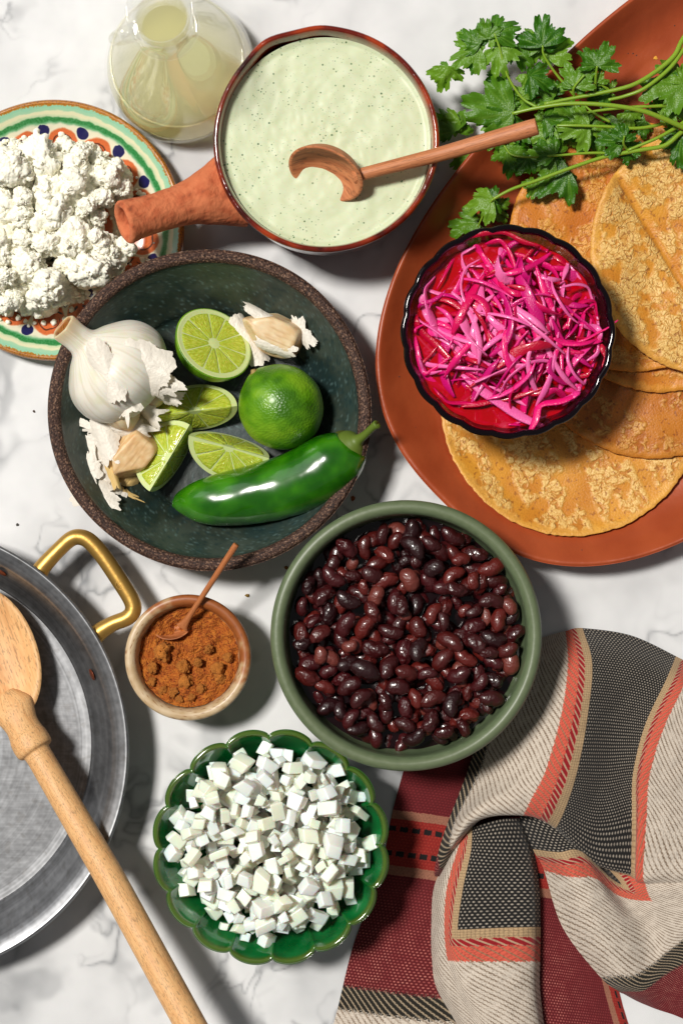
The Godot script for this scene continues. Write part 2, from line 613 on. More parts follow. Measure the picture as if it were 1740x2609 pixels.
func sauce_pot() -> void:
	var h := 0.06
	var at := P(830, 356, h)
	at.y = 0.0
	var o := thing("sauce_pot", "glazed red brown clay pot with hollow stick handle, full of green sauce", "pot", at)
	var prof := [Vector2(0, 0), Vector2(50, 0), Vector2(58, 6), Vector2(63, 22), Vector2(63.5, 40), Vector2(63.2, 50), Vector2(65.2, 57), Vector2(65.8, 60), Vector2(64.4, 61.6), Vector2(62.6, 60.6), Vector2(61.2, 54), Vector2(60.8, 40), Vector2(58, 18), Vector2(50, 6), Vector2(0, 5)]
	var blot := noi(61, 45.0, 3)
	var lip := func(a: float, q: Vector2) -> float:
		var up := ss(35.0, 61.0, q.y)
		var d := absf(angle_difference(a, -2.12))
		var d2 := absf(angle_difference(a, -1.62))
		return 1.0 + up * (0.035 * exp(-d * d * 30.0) + 0.012 * exp(-d2 * d2 * 40.0) + 0.006 * sin(a * 3.0 + 1.0))
	var glaze := vmat(0.18)
	glaze.clearcoat_enabled = true
	glaze.clearcoat = 1.0
	glaze.clearcoat_roughness = 0.08
	tri(glaze, 0.05)
	bump(glaze, tile(noi(63, 0.012, 4)), 0.5)
	var g := Geo.new()
	lathe(g, prof, 128, 5, lip, 1.0, 1.0, func(s: float, t: float, p: Vector3) -> Color:
		var n := blot.get_noise_3dv(p)
		var c := Color(0.40, 0.11, 0.045).lerp(Color(0.62, 0.22, 0.08), ss(-0.1, 0.4, n))
		c = c.lerp(Color(0.25, 0.07, 0.035), ss(0.2, 0.5, -n))
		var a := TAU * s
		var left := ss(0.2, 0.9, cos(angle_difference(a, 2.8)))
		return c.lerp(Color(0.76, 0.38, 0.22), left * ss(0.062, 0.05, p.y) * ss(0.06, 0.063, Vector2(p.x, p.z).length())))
	put("glazed_body", g.mesh(), glaze, o)
	# handle
	var clay := vmat(0.9)
	tri(clay, 0.03)
	bump(clay, tile(noi(65, 0.03, 5)), 0.55)
	var base := P(520, 500, 0.047) - at
	var tip := P(313, 567, 0.060) - at
	base.y = 0.040
	tip.y = 0.059
	var ax := tip - base
	g = Geo.new()
	var no := noi(67, 120.0, 4)
	var len := ax.length() * 1000.0
	# axis: from inside the pot's wall to the open end and back down the bore
	var hpf := [Vector2(23.5, -len * 0.26), Vector2(21.0, -len * 0.16), Vector2(16.8, 0), Vector2(12.9, len * 0.2), Vector2(11.6, len * 0.45), Vector2(11.6, len * 0.72), Vector2(12.4, len * 0.90), Vector2(12.9, len * 0.97), Vector2(11.8, len), Vector2(9.4, len * 0.992), Vector2(8.0, len * 0.95), Vector2(7.2, len * 0.8), Vector2(6.6, len * 0.6), Vector2(0, len * 0.58)]
	lathe(g, hpf, 64, 6, null, 1.0, 1.0, func(_s: float, t: float, p: Vector3) -> Color:
		var n := no.get_noise_3dv(p)
		var c := Color(0.80, 0.455, 0.30).lerp(Color(0.72, 0.37, 0.23), ss(-0.1, 0.45, n))
		return c.lerp(Color(0.50, 0.27, 0.18), ss(0.38, 0.55, n) * 0.6))
	for k in g.v.size():
		var p := g.v[k]
		p.z *= mix(1.0, 0.74, ss(0.004, -0.008, p.y))
		p.y -= p.x * p.x / 0.105 * ss(0.012, -0.006, p.y)
		g.v[k] = p + Vector3(no.get_noise_3dv(p * 0.6), no.get_noise_3dv(p * 0.6 + Vector3.ONE), no.get_noise_3dv(p * 0.6 - Vector3.ONE)) * 0.0005
	var hnd := put("handle", g.mesh(), clay, o)
	var hy := ax.normalized()
	var hx := hy.cross(Vector3.UP).normalized()
	hnd.transform = Transform3D(Basis(hx, hy, hx.cross(hy)), base)
	# sauce
	var fine := noi(71, 0.02, 3)
	var spots := picture(640, 640, func(x: float, y: float) -> Color:
		var n := fine.get_noise_2d(x, y)
		return Color(0.79, 0.825, 0.67).lerp(Color(0.81, 0.84, 0.70), 0.5 + n))
	var im := spots.get_image()
	var rg := RandomNumberGenerator.new()
	rg.seed = 9
	for k in 2200:
		var x := rg.randf() * 640.0
		var y := rg.randf() * 640.0
		if rg.randf() > 0.45 + 0.9 * fine.get_noise_2d(x * 0.4, y * 0.4) + 0.3 * float(y < 230.0 or x < 160.0):
			continue
		var r := pow(rg.randf(), 5.0) * 2.4 + 0.5
		var dark := rg.randf_range(0.25, 0.95)
		for yy in range(int(y - r - 1), int(y + r + 2)):
			for xx in range(int(x - r - 1), int(x + r + 2)):
				if xx < 0 or yy < 0 or xx > 639 or yy > 639:
					continue
				var d := Vector2(xx - x, yy - y).length()
				var was := im.get_pixel(xx, yy)
				im.set_pixel(xx, yy, was.lerp(Color(0.16, 0.30, 0.13), dark * ss(r + 0.7, r - 0.5, d)))
	var sm := mat(Color.WHITE, 0.42)
	sm.albedo_texture = ImageTexture.create_from_image(im)
	sm.subsurf_scatter_enabled = true
	sm.subsurf_scatter_strength = 0.12
	var swirl := noi(73, 34.0, 3)
	g = Geo.new()
	var sr := 0.0612
	g.grid(120, 60, func(s: float, t: float) -> Vector3:
		var r := t * sr
		var x := r * cos(TAU * s)
		var z := r * sin(TAU * s)
		var y := 0.052 + 0.00045 * swirl.get_noise_2d(x + 0.4 * z, z) + 0.00022 * swirl.get_noise_2d(x * 3.0, z * 3.0)
		return Vector3(x, y + 0.0012 * ss(0.95, 1.0, t), z), null, true, "up")
	for i in g.v.size():
		g.uv[i] = Vector2(0.5 + g.v[i].x / sr * 0.5, 0.5 + g.v[i].z / sr * 0.5)
	var sauce := put("green_sauce", g.mesh(), sm)
	sauce.position = at
	tag(sauce, "pale green herb flecked creamy sauce filling the clay pot", "sauce")
	# spoon
	var wm := mat(Color.WHITE, 0.55)
	wm.albedo_texture = wood(Color(0.80, 0.52, 0.34), Color(0.60, 0.32, 0.18), 81, 0.5)
	bump(wm, wm.albedo_texture, 0.12)
	var sp := thing("sauce_spoon", "small reddish wooden spoon sunk in the green sauce, handle on the rim", "spoon", P(838, 447, 0.052))
	g = Geo.new()
	lathe(g, [Vector2(0, -14), Vector2(9, -12.5), Vector2(17, -7), Vector2(21.4, 0), Vector2(21.6, 1.0), Vector2(20.4, 1.3), Vector2(19.2, 0.2), Vector2(15, -5.0), Vector2(8, -8.4), Vector2(0, -9.4)], 56, 4, null, 1.06, 0.92)
	for i in g.v.size():
		g.uv[i] = Vector2(g.v[i].z * 9.0 + 0.5, g.v[i].x * 7.0 + 0.5)
	var head := put("spoon_head", g.mesh(), wm, sp)
	var turn := deg_to_rad(14.5)
	head.basis = Basis(Vector3.UP, -0.16) * Basis(Vector3.RIGHT, 0.92) * Basis(Vector3.BACK, 0.24)
	head.position = Vector3(-0.0015, 0.0103, 0.0004)
	var p0 := P(930, 442, 0.0645) - sp.position
	var p1 := P(1120, 393, 0.066) - sp.position
	var p2 := P(1364, 323, 0.079) - sp.position
	g = Geo.new()
	tube(g, [p0 + (p0 - p1) * 0.14 + Vector3(0, -0.003, 0), p0, p0.lerp(p1, 0.5), p1, p1.lerp(p2, 0.6), p2 - (p2 - p1) * 0.02, p2], [Vector2(0.0042, 0.003), Vector2(0.0038, 0.0034), Vector2(0.0040, 0.0038), Vector2(0.0043, 0.0042), Vector2(0.0048, 0.0046), Vector2(0.0049, 0.0047), Vector2(0.0042, 0.004)], 24, 8)
	put("handle", g.mesh(), wm, sp)

# ---------------------------------------------------------------- terracotta platter
const PX := 1775.0
const PY := 625.0
func oval(a: float, n := 2.5) -> float:
	return pow(pow(absf(cos(a)), n) + pow(absf(sin(a)), n), -1.0 / n)

const PLATTER := [Vector2(0.64, 6.3), Vector2(0.78, 7.6), Vector2(0.86, 11.2), Vector2(0.925, 19), Vector2(0.978, 27.4), Vector2(1.1, 29)]
# how high the platter's inside is at a place on the table
func platter_height(p: Vector3) -> float:
	var h := 0.028
	var q := (Vector3(p.x, 0, p.z) - P(PX, PY, h) * Vector3(1, 0, 1)).rotated(Vector3.UP, deg_to_rad(-45.0))
	var k := pow(pow(absf(q.x) / L(918, h), 2.5) + pow(absf(q.z) / L(581, h), 2.5), 0.4)
	var y := 6.3
	for i in 5:
		var u: Vector2 = PLATTER[i]
		var w: Vector2 = PLATTER[i + 1]
		if k > u.x:
			y = mix(u.y, w.y, minf((k - u.x) / (w.x - u.x), 1.0))
	return y * 0.001

func platter() -> void:
	var h := 0.028
	var at := P(PX, PY, h)
	at.y = 0.0
	var o := thing("terracotta_platter", "large oval terracotta platter holding tortillas, cilantro and pickled cabbage", "platter", at)
	var pr := [Vector2(0, 0), Vector2(0.62, 0), Vector2(0.70, 2), Vector2(0.90, 13), Vector2(0.992, 27), Vector2(1.0, 28), Vector2(0.992, 28.9), Vector2(0.978, 27.4), Vector2(0.925, 19), Vector2(0.86, 11.2), Vector2(0.78, 7.6), Vector2(0.64, 6.3), Vector2(0.0, 6)]
	var ra := L(918, h)
	var rb := L(581, h)
	var clay := vmat(0.36)
	tri(clay, 0.06)
	bump(clay, tile(noi(91, 0.012, 4)), 0.35)
	var no := noi(93, 26.0, 3)
	var sp := cell(95, 300.0)
	var g := Geo.new()
	g.grid(240, 96, func(s: float, t: float) -> Vector3:
		var q: Vector2 = cr(pr, t)
		var a := TAU * s
		var k := maxf(q.x, 0.0) * oval(a)
		var x := cos(a) * k * ra
		var z := sin(a) * k * rb
		var p := Vector3(x, q.y * 0.001, z).rotated(Vector3.UP, deg_to_rad(45.0))
		return p + Vector3(0, 0.0007 * no.get_noise_3dv(p) * ss(0.3, 1.0, q.x), 0), func(s: float, t: float, p: Vector3) -> Color:
		var n := no.get_noise_3dv(p)
		var c := Color(0.66, 0.315, 0.185).lerp(Color(0.60, 0.27, 0.155), 0.5 + n)
		return c, true, "keep")
	put("dish", g.mesh(), clay, o)
	# iron specks in the clay, slightly raised
	var dots := Geo.new()
	var one := Geo.new()
	one.grid(7, 2, func(s: float, t: float) -> Vector3: return Vector3(cos(TAU * s) * t, 0.25 * (1.0 - t * t), sin(TAU * s) * t) * 0.0004, null, true, "up")
	for k in 150:
		var a := rnd(0, TAU)
		var q := rnd(0.80, 0.97)
		var k2 := q * oval(a)
		var y := 0.0
		for m in 40:
			var w: Vector2 = cr(pr, mix(0.5, 0.85, m / 40.0))
			if w.x < q:
				y = w.y * 0.001
				break
		var p := Vector3(cos(a) * k2 * ra, y + 0.00012, sin(a) * k2 * rb).rotated(Vector3.UP, deg_to_rad(45.0))
		dots.join(one, Transform3D(Basis.from_euler(Vector3(0, rnd(0, 6), 0)).scaled(Vector3.ONE * rnd(0.5, 1.5)), p))
	var d := put("iron_specks", dots.mesh(), mat(Color(0.22, 0.11, 0.07), 0.6), o)
	d.set_meta("kind", "stuff")

# ---------------------------------------------------------------- tortillas
func tortilla_skin(s: int, much: float, band: Array, crack: float) -> Array:
	var c1 := cell(s, 0.052)
	var c2 := cell(s + 1, 0.095)
	c1.cellular_return_type = FastNoiseLite.RETURN_DISTANCE2_SUB
	c2.cellular_return_type = FastNoiseLite.RETURN_DISTANCE2_SUB
	var d1 := cell(s + 6, 0.060)
	var d2 := cell(s + 7, 0.115)
	var warp := noi(s + 2, 0.03, 2)
	var mask := noi(s + 3, 0.011, 4)
	var tone := noi(s + 4, 0.006, 2)
	var fine := noi(s + 5, 0.15, 3)
	var n := 640
	var hb := PackedByteArray()
	hb.resize(n * n)
	var pic := picture(n, n, func(x: float, y: float) -> Color:
		var wx := x + 9.0 * warp.get_noise_2d(x, y)
		var wy := y + 9.0 * warp.get_noise_2d(x + 300.0, y)
		var m := ss(-0.10, 0.20, mask.get_noise_2d(x, y) + much)
		# bands where the griddle did not touch
		var q: float = absf(fposmod((x * band[0] + y * band[1] - band[3]) / band[2] + 0.5, 1.0) - 0.5) * band[2]
		var off: float = 1.0 - ss(band[4], band[4] * 0.4, q)
		m *= mix(0.08, 1.0, off)
		var t := tone.get_noise_2d(x, y)
		var t3 := tone.get_noise_2d(x * 3.0, y * 3.0)
		var cracks := minf(ss(0.0, 0.10, c1.get_noise_2d(wx, wy) + 1.0), mix(1.0, ss(0.0, 0.16, c2.get_noise_2d(wx, wy) + 1.0), 0.15 + 0.5 * ss(-0.2, 0.3, t3)))
		var b1 := ss(0.62, 0.34, d1.get_noise_2d(wx, wy) + 1.0) * ss(-0.35, 0.1, mask.get_noise_2d(x * 2.0, y * 2.0 + 400.0) + much)
		var b2 := ss(0.60, 0.30, d2.get_noise_2d(wx, wy) + 1.0) * ss(-0.2, 0.3, t3 + much)
		var bub := maxf(b1, b2 * 0.85)
		var blister := m * mix(bub, cracks, clampf(crack + 0.6 * t3, 0.0, 1.0))
		var er := Vector2(x - 320.0, y - 320.0).length() / (0.48 * 640.0) + 0.03 * warp.get_noise_2d(x, y)
		var edge := ss(0.93, 0.965, er)
		blister *= 1.0 - 0.8 * edge
		var f := fine.get_noise_2d(x, y)
		var c := Color(0.85, 0.585, 0.18).lerp(Color(0.79, 0.50, 0.13), clampf(0.5 + t * 1.3, 0.0, 1.0))
		c = c.lerp(Color(0.73, 0.45, 0.16), m * 0.55)
		c = c.lerp(Color(0.93, 0.785, 0.49), blister * clampf(0.84 + 0.5 * f, 0.0, 1.0))
		c = c.lerp(Color(0.55, 0.31, 0.11), ss(0.36, 0.52, fine.get_noise_2d(x * 0.35 + 80.0, y * 0.35)) * 0.55)
		c = c.lerp(Color(0.93, 0.72, 0.34), edge * 0.5)
		c = c.darkened(0.12 * maxf(0.0, -f))
		hb[int(y) * n + int(x)] = clampi(int((0.25 + 0.58 * blister + 0.10 * f) * 255.0), 0, 255)
		return c)
	var him := Image.create_from_data(n, n, false, Image.FORMAT_L8, hb)
	return [pic, ImageTexture.create_from_image(him)]

func tortillas() -> void:
	var skins := [tortilla_skin(201, 0.20, [0.8, -0.6, 150.0, 0.0, 22.0], 0.15), tortilla_skin(211, 0.24, [0.85, -0.53, 1400.0, -10.0, 13.0], 0.85), tortilla_skin(221, 0.06, [0.5, 0.8, 260.0, 60.0, 30.0], 0.0), tortilla_skin(231, 0.14, [0.9, -0.3, 420.0, 40.0, 16.0], 0.35)]
	# x, y, radius (view 1568), height mm, skin, turn, tilt along x and z
	var list := [
		[1310, 932, 298, 10.0, 0, 0.2, -0.01, -0.004, "golden corn tortilla with blistered stripes, lowest and nearest the bean bowl", 3],
		[1498, 762, 290, 14.5, 2, 1.1, -0.004, 0.002, "smooth browned corn tortilla second from the bottom of the fan, ragged lower edge", 1],
		[1516, 612, 287, 19.0, 3, 2.0, -0.004, 0.01, "corn tortilla tucked just under the top creased one, bubbled lower edge", 2],
		[1452, 566, 286, 22.5, 3, 4.4, 0.0, 0.0, "toasted corn tortilla behind the purple glass bowl, partly under the cilantro", 4],
		[1644, 572, 291, 27.5, 1, 0.0, 0.012, 0.0, "well blistered corn tortilla on top with a long straight crease", 5]]
	for k in list.size():
		var q: Array = list[k]
		var h: float = q[3] * 0.001
		var at := D(q[0], q[1], h)
		var rr := L(q[2] * 1.1097, h)
		var edge := noi(300 + k, 1.0, 4)
		var wave := noi(310 + k, 20.0, 2)
		var rag := noi(320 + k, 9.0, 3)
		var m := mat([Color(1, 1, 1), Color(0.90, 0.80, 0.68), Color(0.95, 0.87, 0.76), Color(0.96, 0.86, 0.70), Color(1, 1, 1)][k], 0.5)
		m.albedo_texture = skins[q[4]][0]
		bump(m, skins[q[4]][1], 1.0)
		m.rim_enabled = true
		m.rim = 0.15
		var g := Geo.new()
		var outline := func(s: float) -> float:
			var c := cos(TAU * s)
			var d := sin(TAU * s)
			return rr * (1.0 + 0.008 * edge.get_noise_2d(c * 0.7, d * 0.7) + 0.010 * rag.get_noise_2d(c * 2.0, d * 2.0))
		var tx: float = q[6]
		var tz: float = q[7]
		g.grid(220, 50, func(s: float, t: float) -> Vector3:
			var r: float = outline.call(s)
			var f := minf(t / 0.86, 1.0)
			var drop := 0.0
			if t > 0.86:                      # round the edge and come back underneath
				var u := (t - 0.86) / 0.14
				drop = 0.0023 * (1.0 - cos(minf(u * 2.0, 1.0) * PI)) * 0.5
				f = 1.0 + 0.004 * sin(minf(u * 2.0, 1.0) * PI) - maxf(0.0, u - 0.5) * 0.6
			var x := cos(TAU * s) * r * f
			var z := sin(TAU * s) * r * f
			var y := 0.0016 * wave.get_noise_2d(x, z) * (1.0 + f) + tx * x + tz * z - drop
			y += 0.0012 * exp(-pow((f - 0.965) / 0.02, 2.0)) * (0.5 + rag.get_noise_2d(x * 30.0, z * 30.0))
			if k == 4:                        # the creased one lifts at its left edge
				var cr1 := (x * 0.85 - z * 0.53) / rr + 0.366
				y += 0.0085 * ss(-0.45, -1.0, x / rr) - 0.0022 * exp(-cr1 * cr1 * 500.0)
			if k == 0:
				y += 0.010 * ss(0.55, 1.0, (z * 0.8 - x * 0.1) / rr) * 0.4
			if t < 0.93 or t > 0.99:
				var under := platter_height(at + Vector3(x, 0, z)) + 0.0036 - at.y - drop
				y = 0.5 * (y + under + sqrt((y - under) * (y - under) + 0.000004))
			else:
				var under := platter_height(at + Vector3(x, 0, z)) + 0.0036 - at.y - drop
				y = maxf(y, under)
			return Vector3(x, y, z), null, true, "keep")
		for i in g.v.size():
			var p := g.v[i].rotated(Vector3.UP, q[5])
			g.uv[i] = Vector2(0.5 + p.x / rr * 0.48, 0.5 + p.z / rr * 0.48)
		# the sheet above runs outwards, so its faces must look up
		var o := put("corn_tortilla", fixed_up(g), m)
		o.position = at
		tag(o, q[8], "tortilla", "corn tortillas fanned on the platter")

func fixed_up(g: Geo) -> ArrayMesh:
	var sum := 0.0
	for k in range(0, mini(g.f.size(), 6000), 3):
		sum += ((g.v[g.f[k + 2]] - g.v[g.f[k]]).cross(g.v[g.f[k + 1]] - g.v[g.f[k]])).y
	if sum < 0.0:
		for k in range(0, g.f.size(), 3):
			var x := g.f[k + 1]
			g.f[k + 1] = g.f[k + 2]
			g.f[k + 2] = x
	return g.mesh()

# ---------------------------------------------------------------- purple glass bowl of pickled cabbage
func cabbage_bowl() -> void:
	var h := 0.076
	var at := P(1294, 845, h)
	at.y = 0.013
	var o := thing("glass_bowl", "scalloped dark purple glass bowl of pink pickled cabbage on the platter", "bowl", at)
	var k := L(272, h) * 1000.0
	var scallop := func(a: float, q: Vector2) -> float:
		return 1.0 + 0.020 * (absf(cos(a * 10.0)) - 0.6) * ss(8.0, 40.0, q.y)
	var prof := [Vector2(0, 0), Vector2(24, 0), Vector2(29, 3), Vector2(40, 14), Vector2(51, 34), Vector2(k - 2.0, 55), Vector2(k - 0.3, 60.5), Vector2(k, 62.5), Vector2(k - 1.6, 64), Vector2(k - 3.6, 62.6), Vector2(k - 5.2, 56), Vector2(47.5, 34), Vector2(37, 15), Vector2(26, 5), Vector2(0, 4.5)]
	var wall := mat(Color(0.20, 0.03, 0.07, 0.62), 0.06)
	wall.transparency = BaseMaterial3D.TRANSPARENCY_ALPHA
	var dark := mat(Color(0.035, 0.008, 0.025), 0.07)
	var g := Geo.new()
	lathe(g, prof, 160, 5, scallop, 1.0, 1.0, null, 0.0, 5.0 / 14.0)
	put("outer_wall", g.mesh(), wall, o)
	g = Geo.new()
	lathe(g, prof, 160, 6, scallop, 1.0, 1.0, null, 5.0 / 14.0, 9.4 / 14.0)
	put("rim", g.mesh(), dark, o)
	g = Geo.new()
	lathe(g, prof, 160, 5, scallop, 1.0, 1.0, null, 9.4 / 14.0, 1.0)
	put("inner_wall", g.mesh(), wall, o)
	# brine
	var br := mat(Color(0.80, 0.0, 0.08, 0.66), 0.03)
	br.transparency = BaseMaterial3D.TRANSPARENCY_ALPHA
	g = Geo.new()
	var y0 := 0.051
	g.grid(96, 10, func(s: float, t: float) -> Vector3: return Vector3(cos(TAU * s), 0, sin(TAU * s)) * (t * (k - 6.2) * 0.001) + Vector3(0, y0 + 0.0008 * ss(0.93, 1.0, t), 0), null, true, "up")
	var liquid := put("pickling_brine", g.mesh(), br)
	liquid.position = at
	tag(liquid, "clear magenta red brine round the cabbage in the purple glass bowl", "brine")
	# shreds
	var rough := tile(noi(97, 0.03, 4))
	var mats := []
	for c in [Color(0.94, 0.09, 0.47), Color(0.97, 0.22, 0.58), Color(0.86, 0.04, 0.36), Color(0.99, 0.42, 0.71), Color(0.76, 0.02, 0.20), Color(1.0, 0.47, 0.73), Color(0.82, 0.07, 0.46)]:
		var m := mat(c, 0.27)
		m.clearcoat_enabled = true
		m.clearcoat = 0.5
		m.clearcoat_roughness = 0.12
		tri(m, 0.009)
		bump(m, rough, 0.25)
		m.backlight_enabled = true
		m.backlight = Color(c.r, c.g * 0.5, c.b * 0.8) * 0.55
		mats.append(m)
	var cx := 0.004
	var big := [[1070, 548, 1160, 535, 1240, 565, 12, 74], [1310, 790, 1370, 765, 1418, 735, 9, 74], [1380, 790, 1392, 820, 1390, 862, 16, 72], [1180, 690, 1150, 760, 1190, 880, 24, 73], [1210, 1000, 1240, 930, 1330, 905, 20, 72], [1060, 860, 1140, 920, 1260, 985, 26, 70], [1150, 700, 1200, 680, 1260, 700, 28, 71], [1230, 610, 1270, 720, 1290, 860, 16, 75], [1220, 895, 1260, 800, 1340, 810, 20, 74], [1180, 900, 1235, 850, 1270, 790, 14, 76]]
	for i in 296:
		var pts := []
		var rad := []
		var w := rnd(0.0008, 0.0020) if rnd() < 0.88 else rnd(0.0022, 0.0036)
		if i < big.size():
			var q: Array = big[i]
			for j in 3:
				var p := D(q[j * 2], q[j * 2 + 1], q[6 + 1] * 0.001) - at
				pts.append(p)
			w = q[6] * 0.00012
			pts = [pts[0], (pts[0] + pts[1]) * 0.5 + Vector3(rnd(-1, 1), rnd(0, 1.5), rnd(-1, 1)) * 0.0015, pts[1], (pts[1] + pts[2]) * 0.5 + Vector3(rnd(-1, 1), rnd(-1, 1), rnd(-1, 1)) * 0.0015, pts[2]]
		else:
			var a := rnd(0, TAU)
			var d := pow(rnd(), 0.44) * 0.0515
			var p := Vector3(cx + cos(a) * d, 0, sin(a) * d)
			var dir := rnd(0, TAU)
			var bend := rnd(-1.0, 1.0) * rnd(0.1, 0.9)
			var step := rnd(0.004, 0.0105)
			var layer := rnd(-0.007, 0.009)
			var tw := rnd(0, TAU)
			for j in 6:
				var rr := Vector2(p.x, p.z).length()
				if rr > 0.0530:
					p.x *= 0.0530 / rr
					p.z *= 0.0530 / rr
				var rc := Vector2(p.x - cx, p.z).length() / 0.05
				p.y = y0 - 0.003 + 0.016 * maxf(0.0, 1.0 - rc * rc) + layer + 0.0025 * sin(tw + j * 1.1)
				if p.y < y0 - 0.006:
					p.y = y0 - 0.006
				pts.append(p)
				p += Vector3(cos(dir), 0, sin(dir)) * step
				dir += bend * rnd(0.5, 1.3)
		for j in pts.size():
			var f := 0.35 if j == 0 or j == pts.size() - 1 else rnd(0.8, 1.25)
			rad.append(Vector2(w * f, minf(w * 0.55, 0.0008) * mix(f, 1.0, 0.5)))
		var r0 := rnd(-0.7, 0.7)
		var r1 := rnd(-1.6, 1.6)
		g = Geo.new()
		tube(g, pts, rad, 10, 5, Vector3.UP, null, func(t: float) -> float: return r0 + r1 * t)
		var tint := rng.randi() % 7
		var s := put("cabbage_shred", g.mesh(), mats[tint])
		s.position = at
		if i == 1:
			tag(s, "pink cabbage shred poking over the right rim of the purple glass bowl", "cabbage", "pickled cabbage shreds")
		else:
			var pm: Vector3 = pts[pts.size() / 2]
			var look: String = ["hot pink", "bright pink", "deep magenta", "pale pink", "crimson", "palest pink", "purple pink"][tint]
			tag(s, "%s %s cabbage shred %s of the purple glass bowl" % ["broad" if w > 0.002 else "thin", look, whereabouts(pm.x, pm.z, 0.055)], "cabbage", "pickled cabbage shreds")

# ---------------------------------------------------------------- cilantro
func Q(qx: float, qy: float, mm: float) -> Vector3:   # a place in a close view of the herb's corner of the photograph
	return P(1100.0 + 0.408 * qx, 20.0 + 0.408 * qy, mm * 0.001)

func leaf(base: Vector3, ang: float, r: float, pitch: float, s: int, curl := 0.5) -> ArrayMesh:
	var rg := RandomNumberGenerator.new()
	rg.seed = s
	var no := noi(s, 1.0, 2)
	var lob := [deg_to_rad(rg.randf_range(-6, 6)), deg_to_rad(rg.randf_range(52, 66)), deg_to_rad(rg.randf_range(-66, -52))]
	var size := [1.0, rg.randf_range(0.72, 0.9), rg.randf_range(0.72, 0.9)]
	var ph := rg.randf_range(0, TAU)
	var spread := deg_to_rad(108.0)
	var out := func(a: float) -> float:
		var m := 0.0
		for k in 3:
			var d := absf(a - lob[k]) / deg_to_rad(31.0)
			m = maxf(m, size[k] * (1.0 - 0.42 * d * d) if d < 1.3 else 0.0)
		m = maxf(m, 0.26)
		var teeth := absf(sin(a * 7.5 + 0.6 * sin(a * 3.0 + ph)))
		var fine := absf(sin(a * 19.0 + ph))
		m *= 0.66 + 0.28 * sqrt(teeth) + 0.09 * fine
		return m * r * (1.0 - 0.55 * ss(spread * 0.72, spread, absf(a)))
	var fold := rg.randf_range(0.05, 0.28)
	var g := Geo.new()
	var turn := Basis(Vector3.UP, deg_to_rad(ang)) * Basis(Vector3.BACK, deg_to_rad(pitch)) * Basis(Vector3.RIGHT, rg.randf_range(-0.35, 0.35))
	g.grid(96, 9, func(u: float, t: float) -> Vector3:
		var a := (u - 0.5) * 2.0 * spread
		var q: float = out.call(a) * pow(t, 0.8)
		var x := q * cos(a)
		var z := q * sin(a)
		var rel := q / r
		var y := -curl * r * 0.55 * rel * rel * (0.6 + 0.5 * cos(ph)) - 0.3 * curl * absf(z) * rel
		var dv := 9.0
		for k in 3:
			dv = minf(dv, absf(a - lob[k]))
		y += r * fold * rel * (minf(dv, 0.5) - 0.25) * 0.9
		y += r * 0.10 * no.get_noise_2d(x / r * 2.2, z / r * 2.2) * rel * 2.0 + r * 0.045 * sin(a * 13.0 + ph) * rel * rel
		return base + turn * Vector3(x, y, z),
		func(u: float, t: float, p: Vector3) -> Color:
			var a := (u - 0.5) * 2.0 * spread
			var dv := 9.0
			for k in 3:
				dv = minf(dv, absf(a - lob[k]))
			dv = minf(dv, absf(absf(fposmod(a * 2.2, 1.0) - 0.5)) * 0.35 + 0.02)
			var c := Color(0.22, 0.42, 0.075).lerp(Color(0.45, 0.62, 0.17), 0.5 + 0.5 * sin(ph))
			return c.lerp(Color(0.52, 0.67, 0.28), ss(0.085, 0.0, dv) * 0.75 * ss(1.05, 0.2, t)), false, "up")
	return g.mesh()

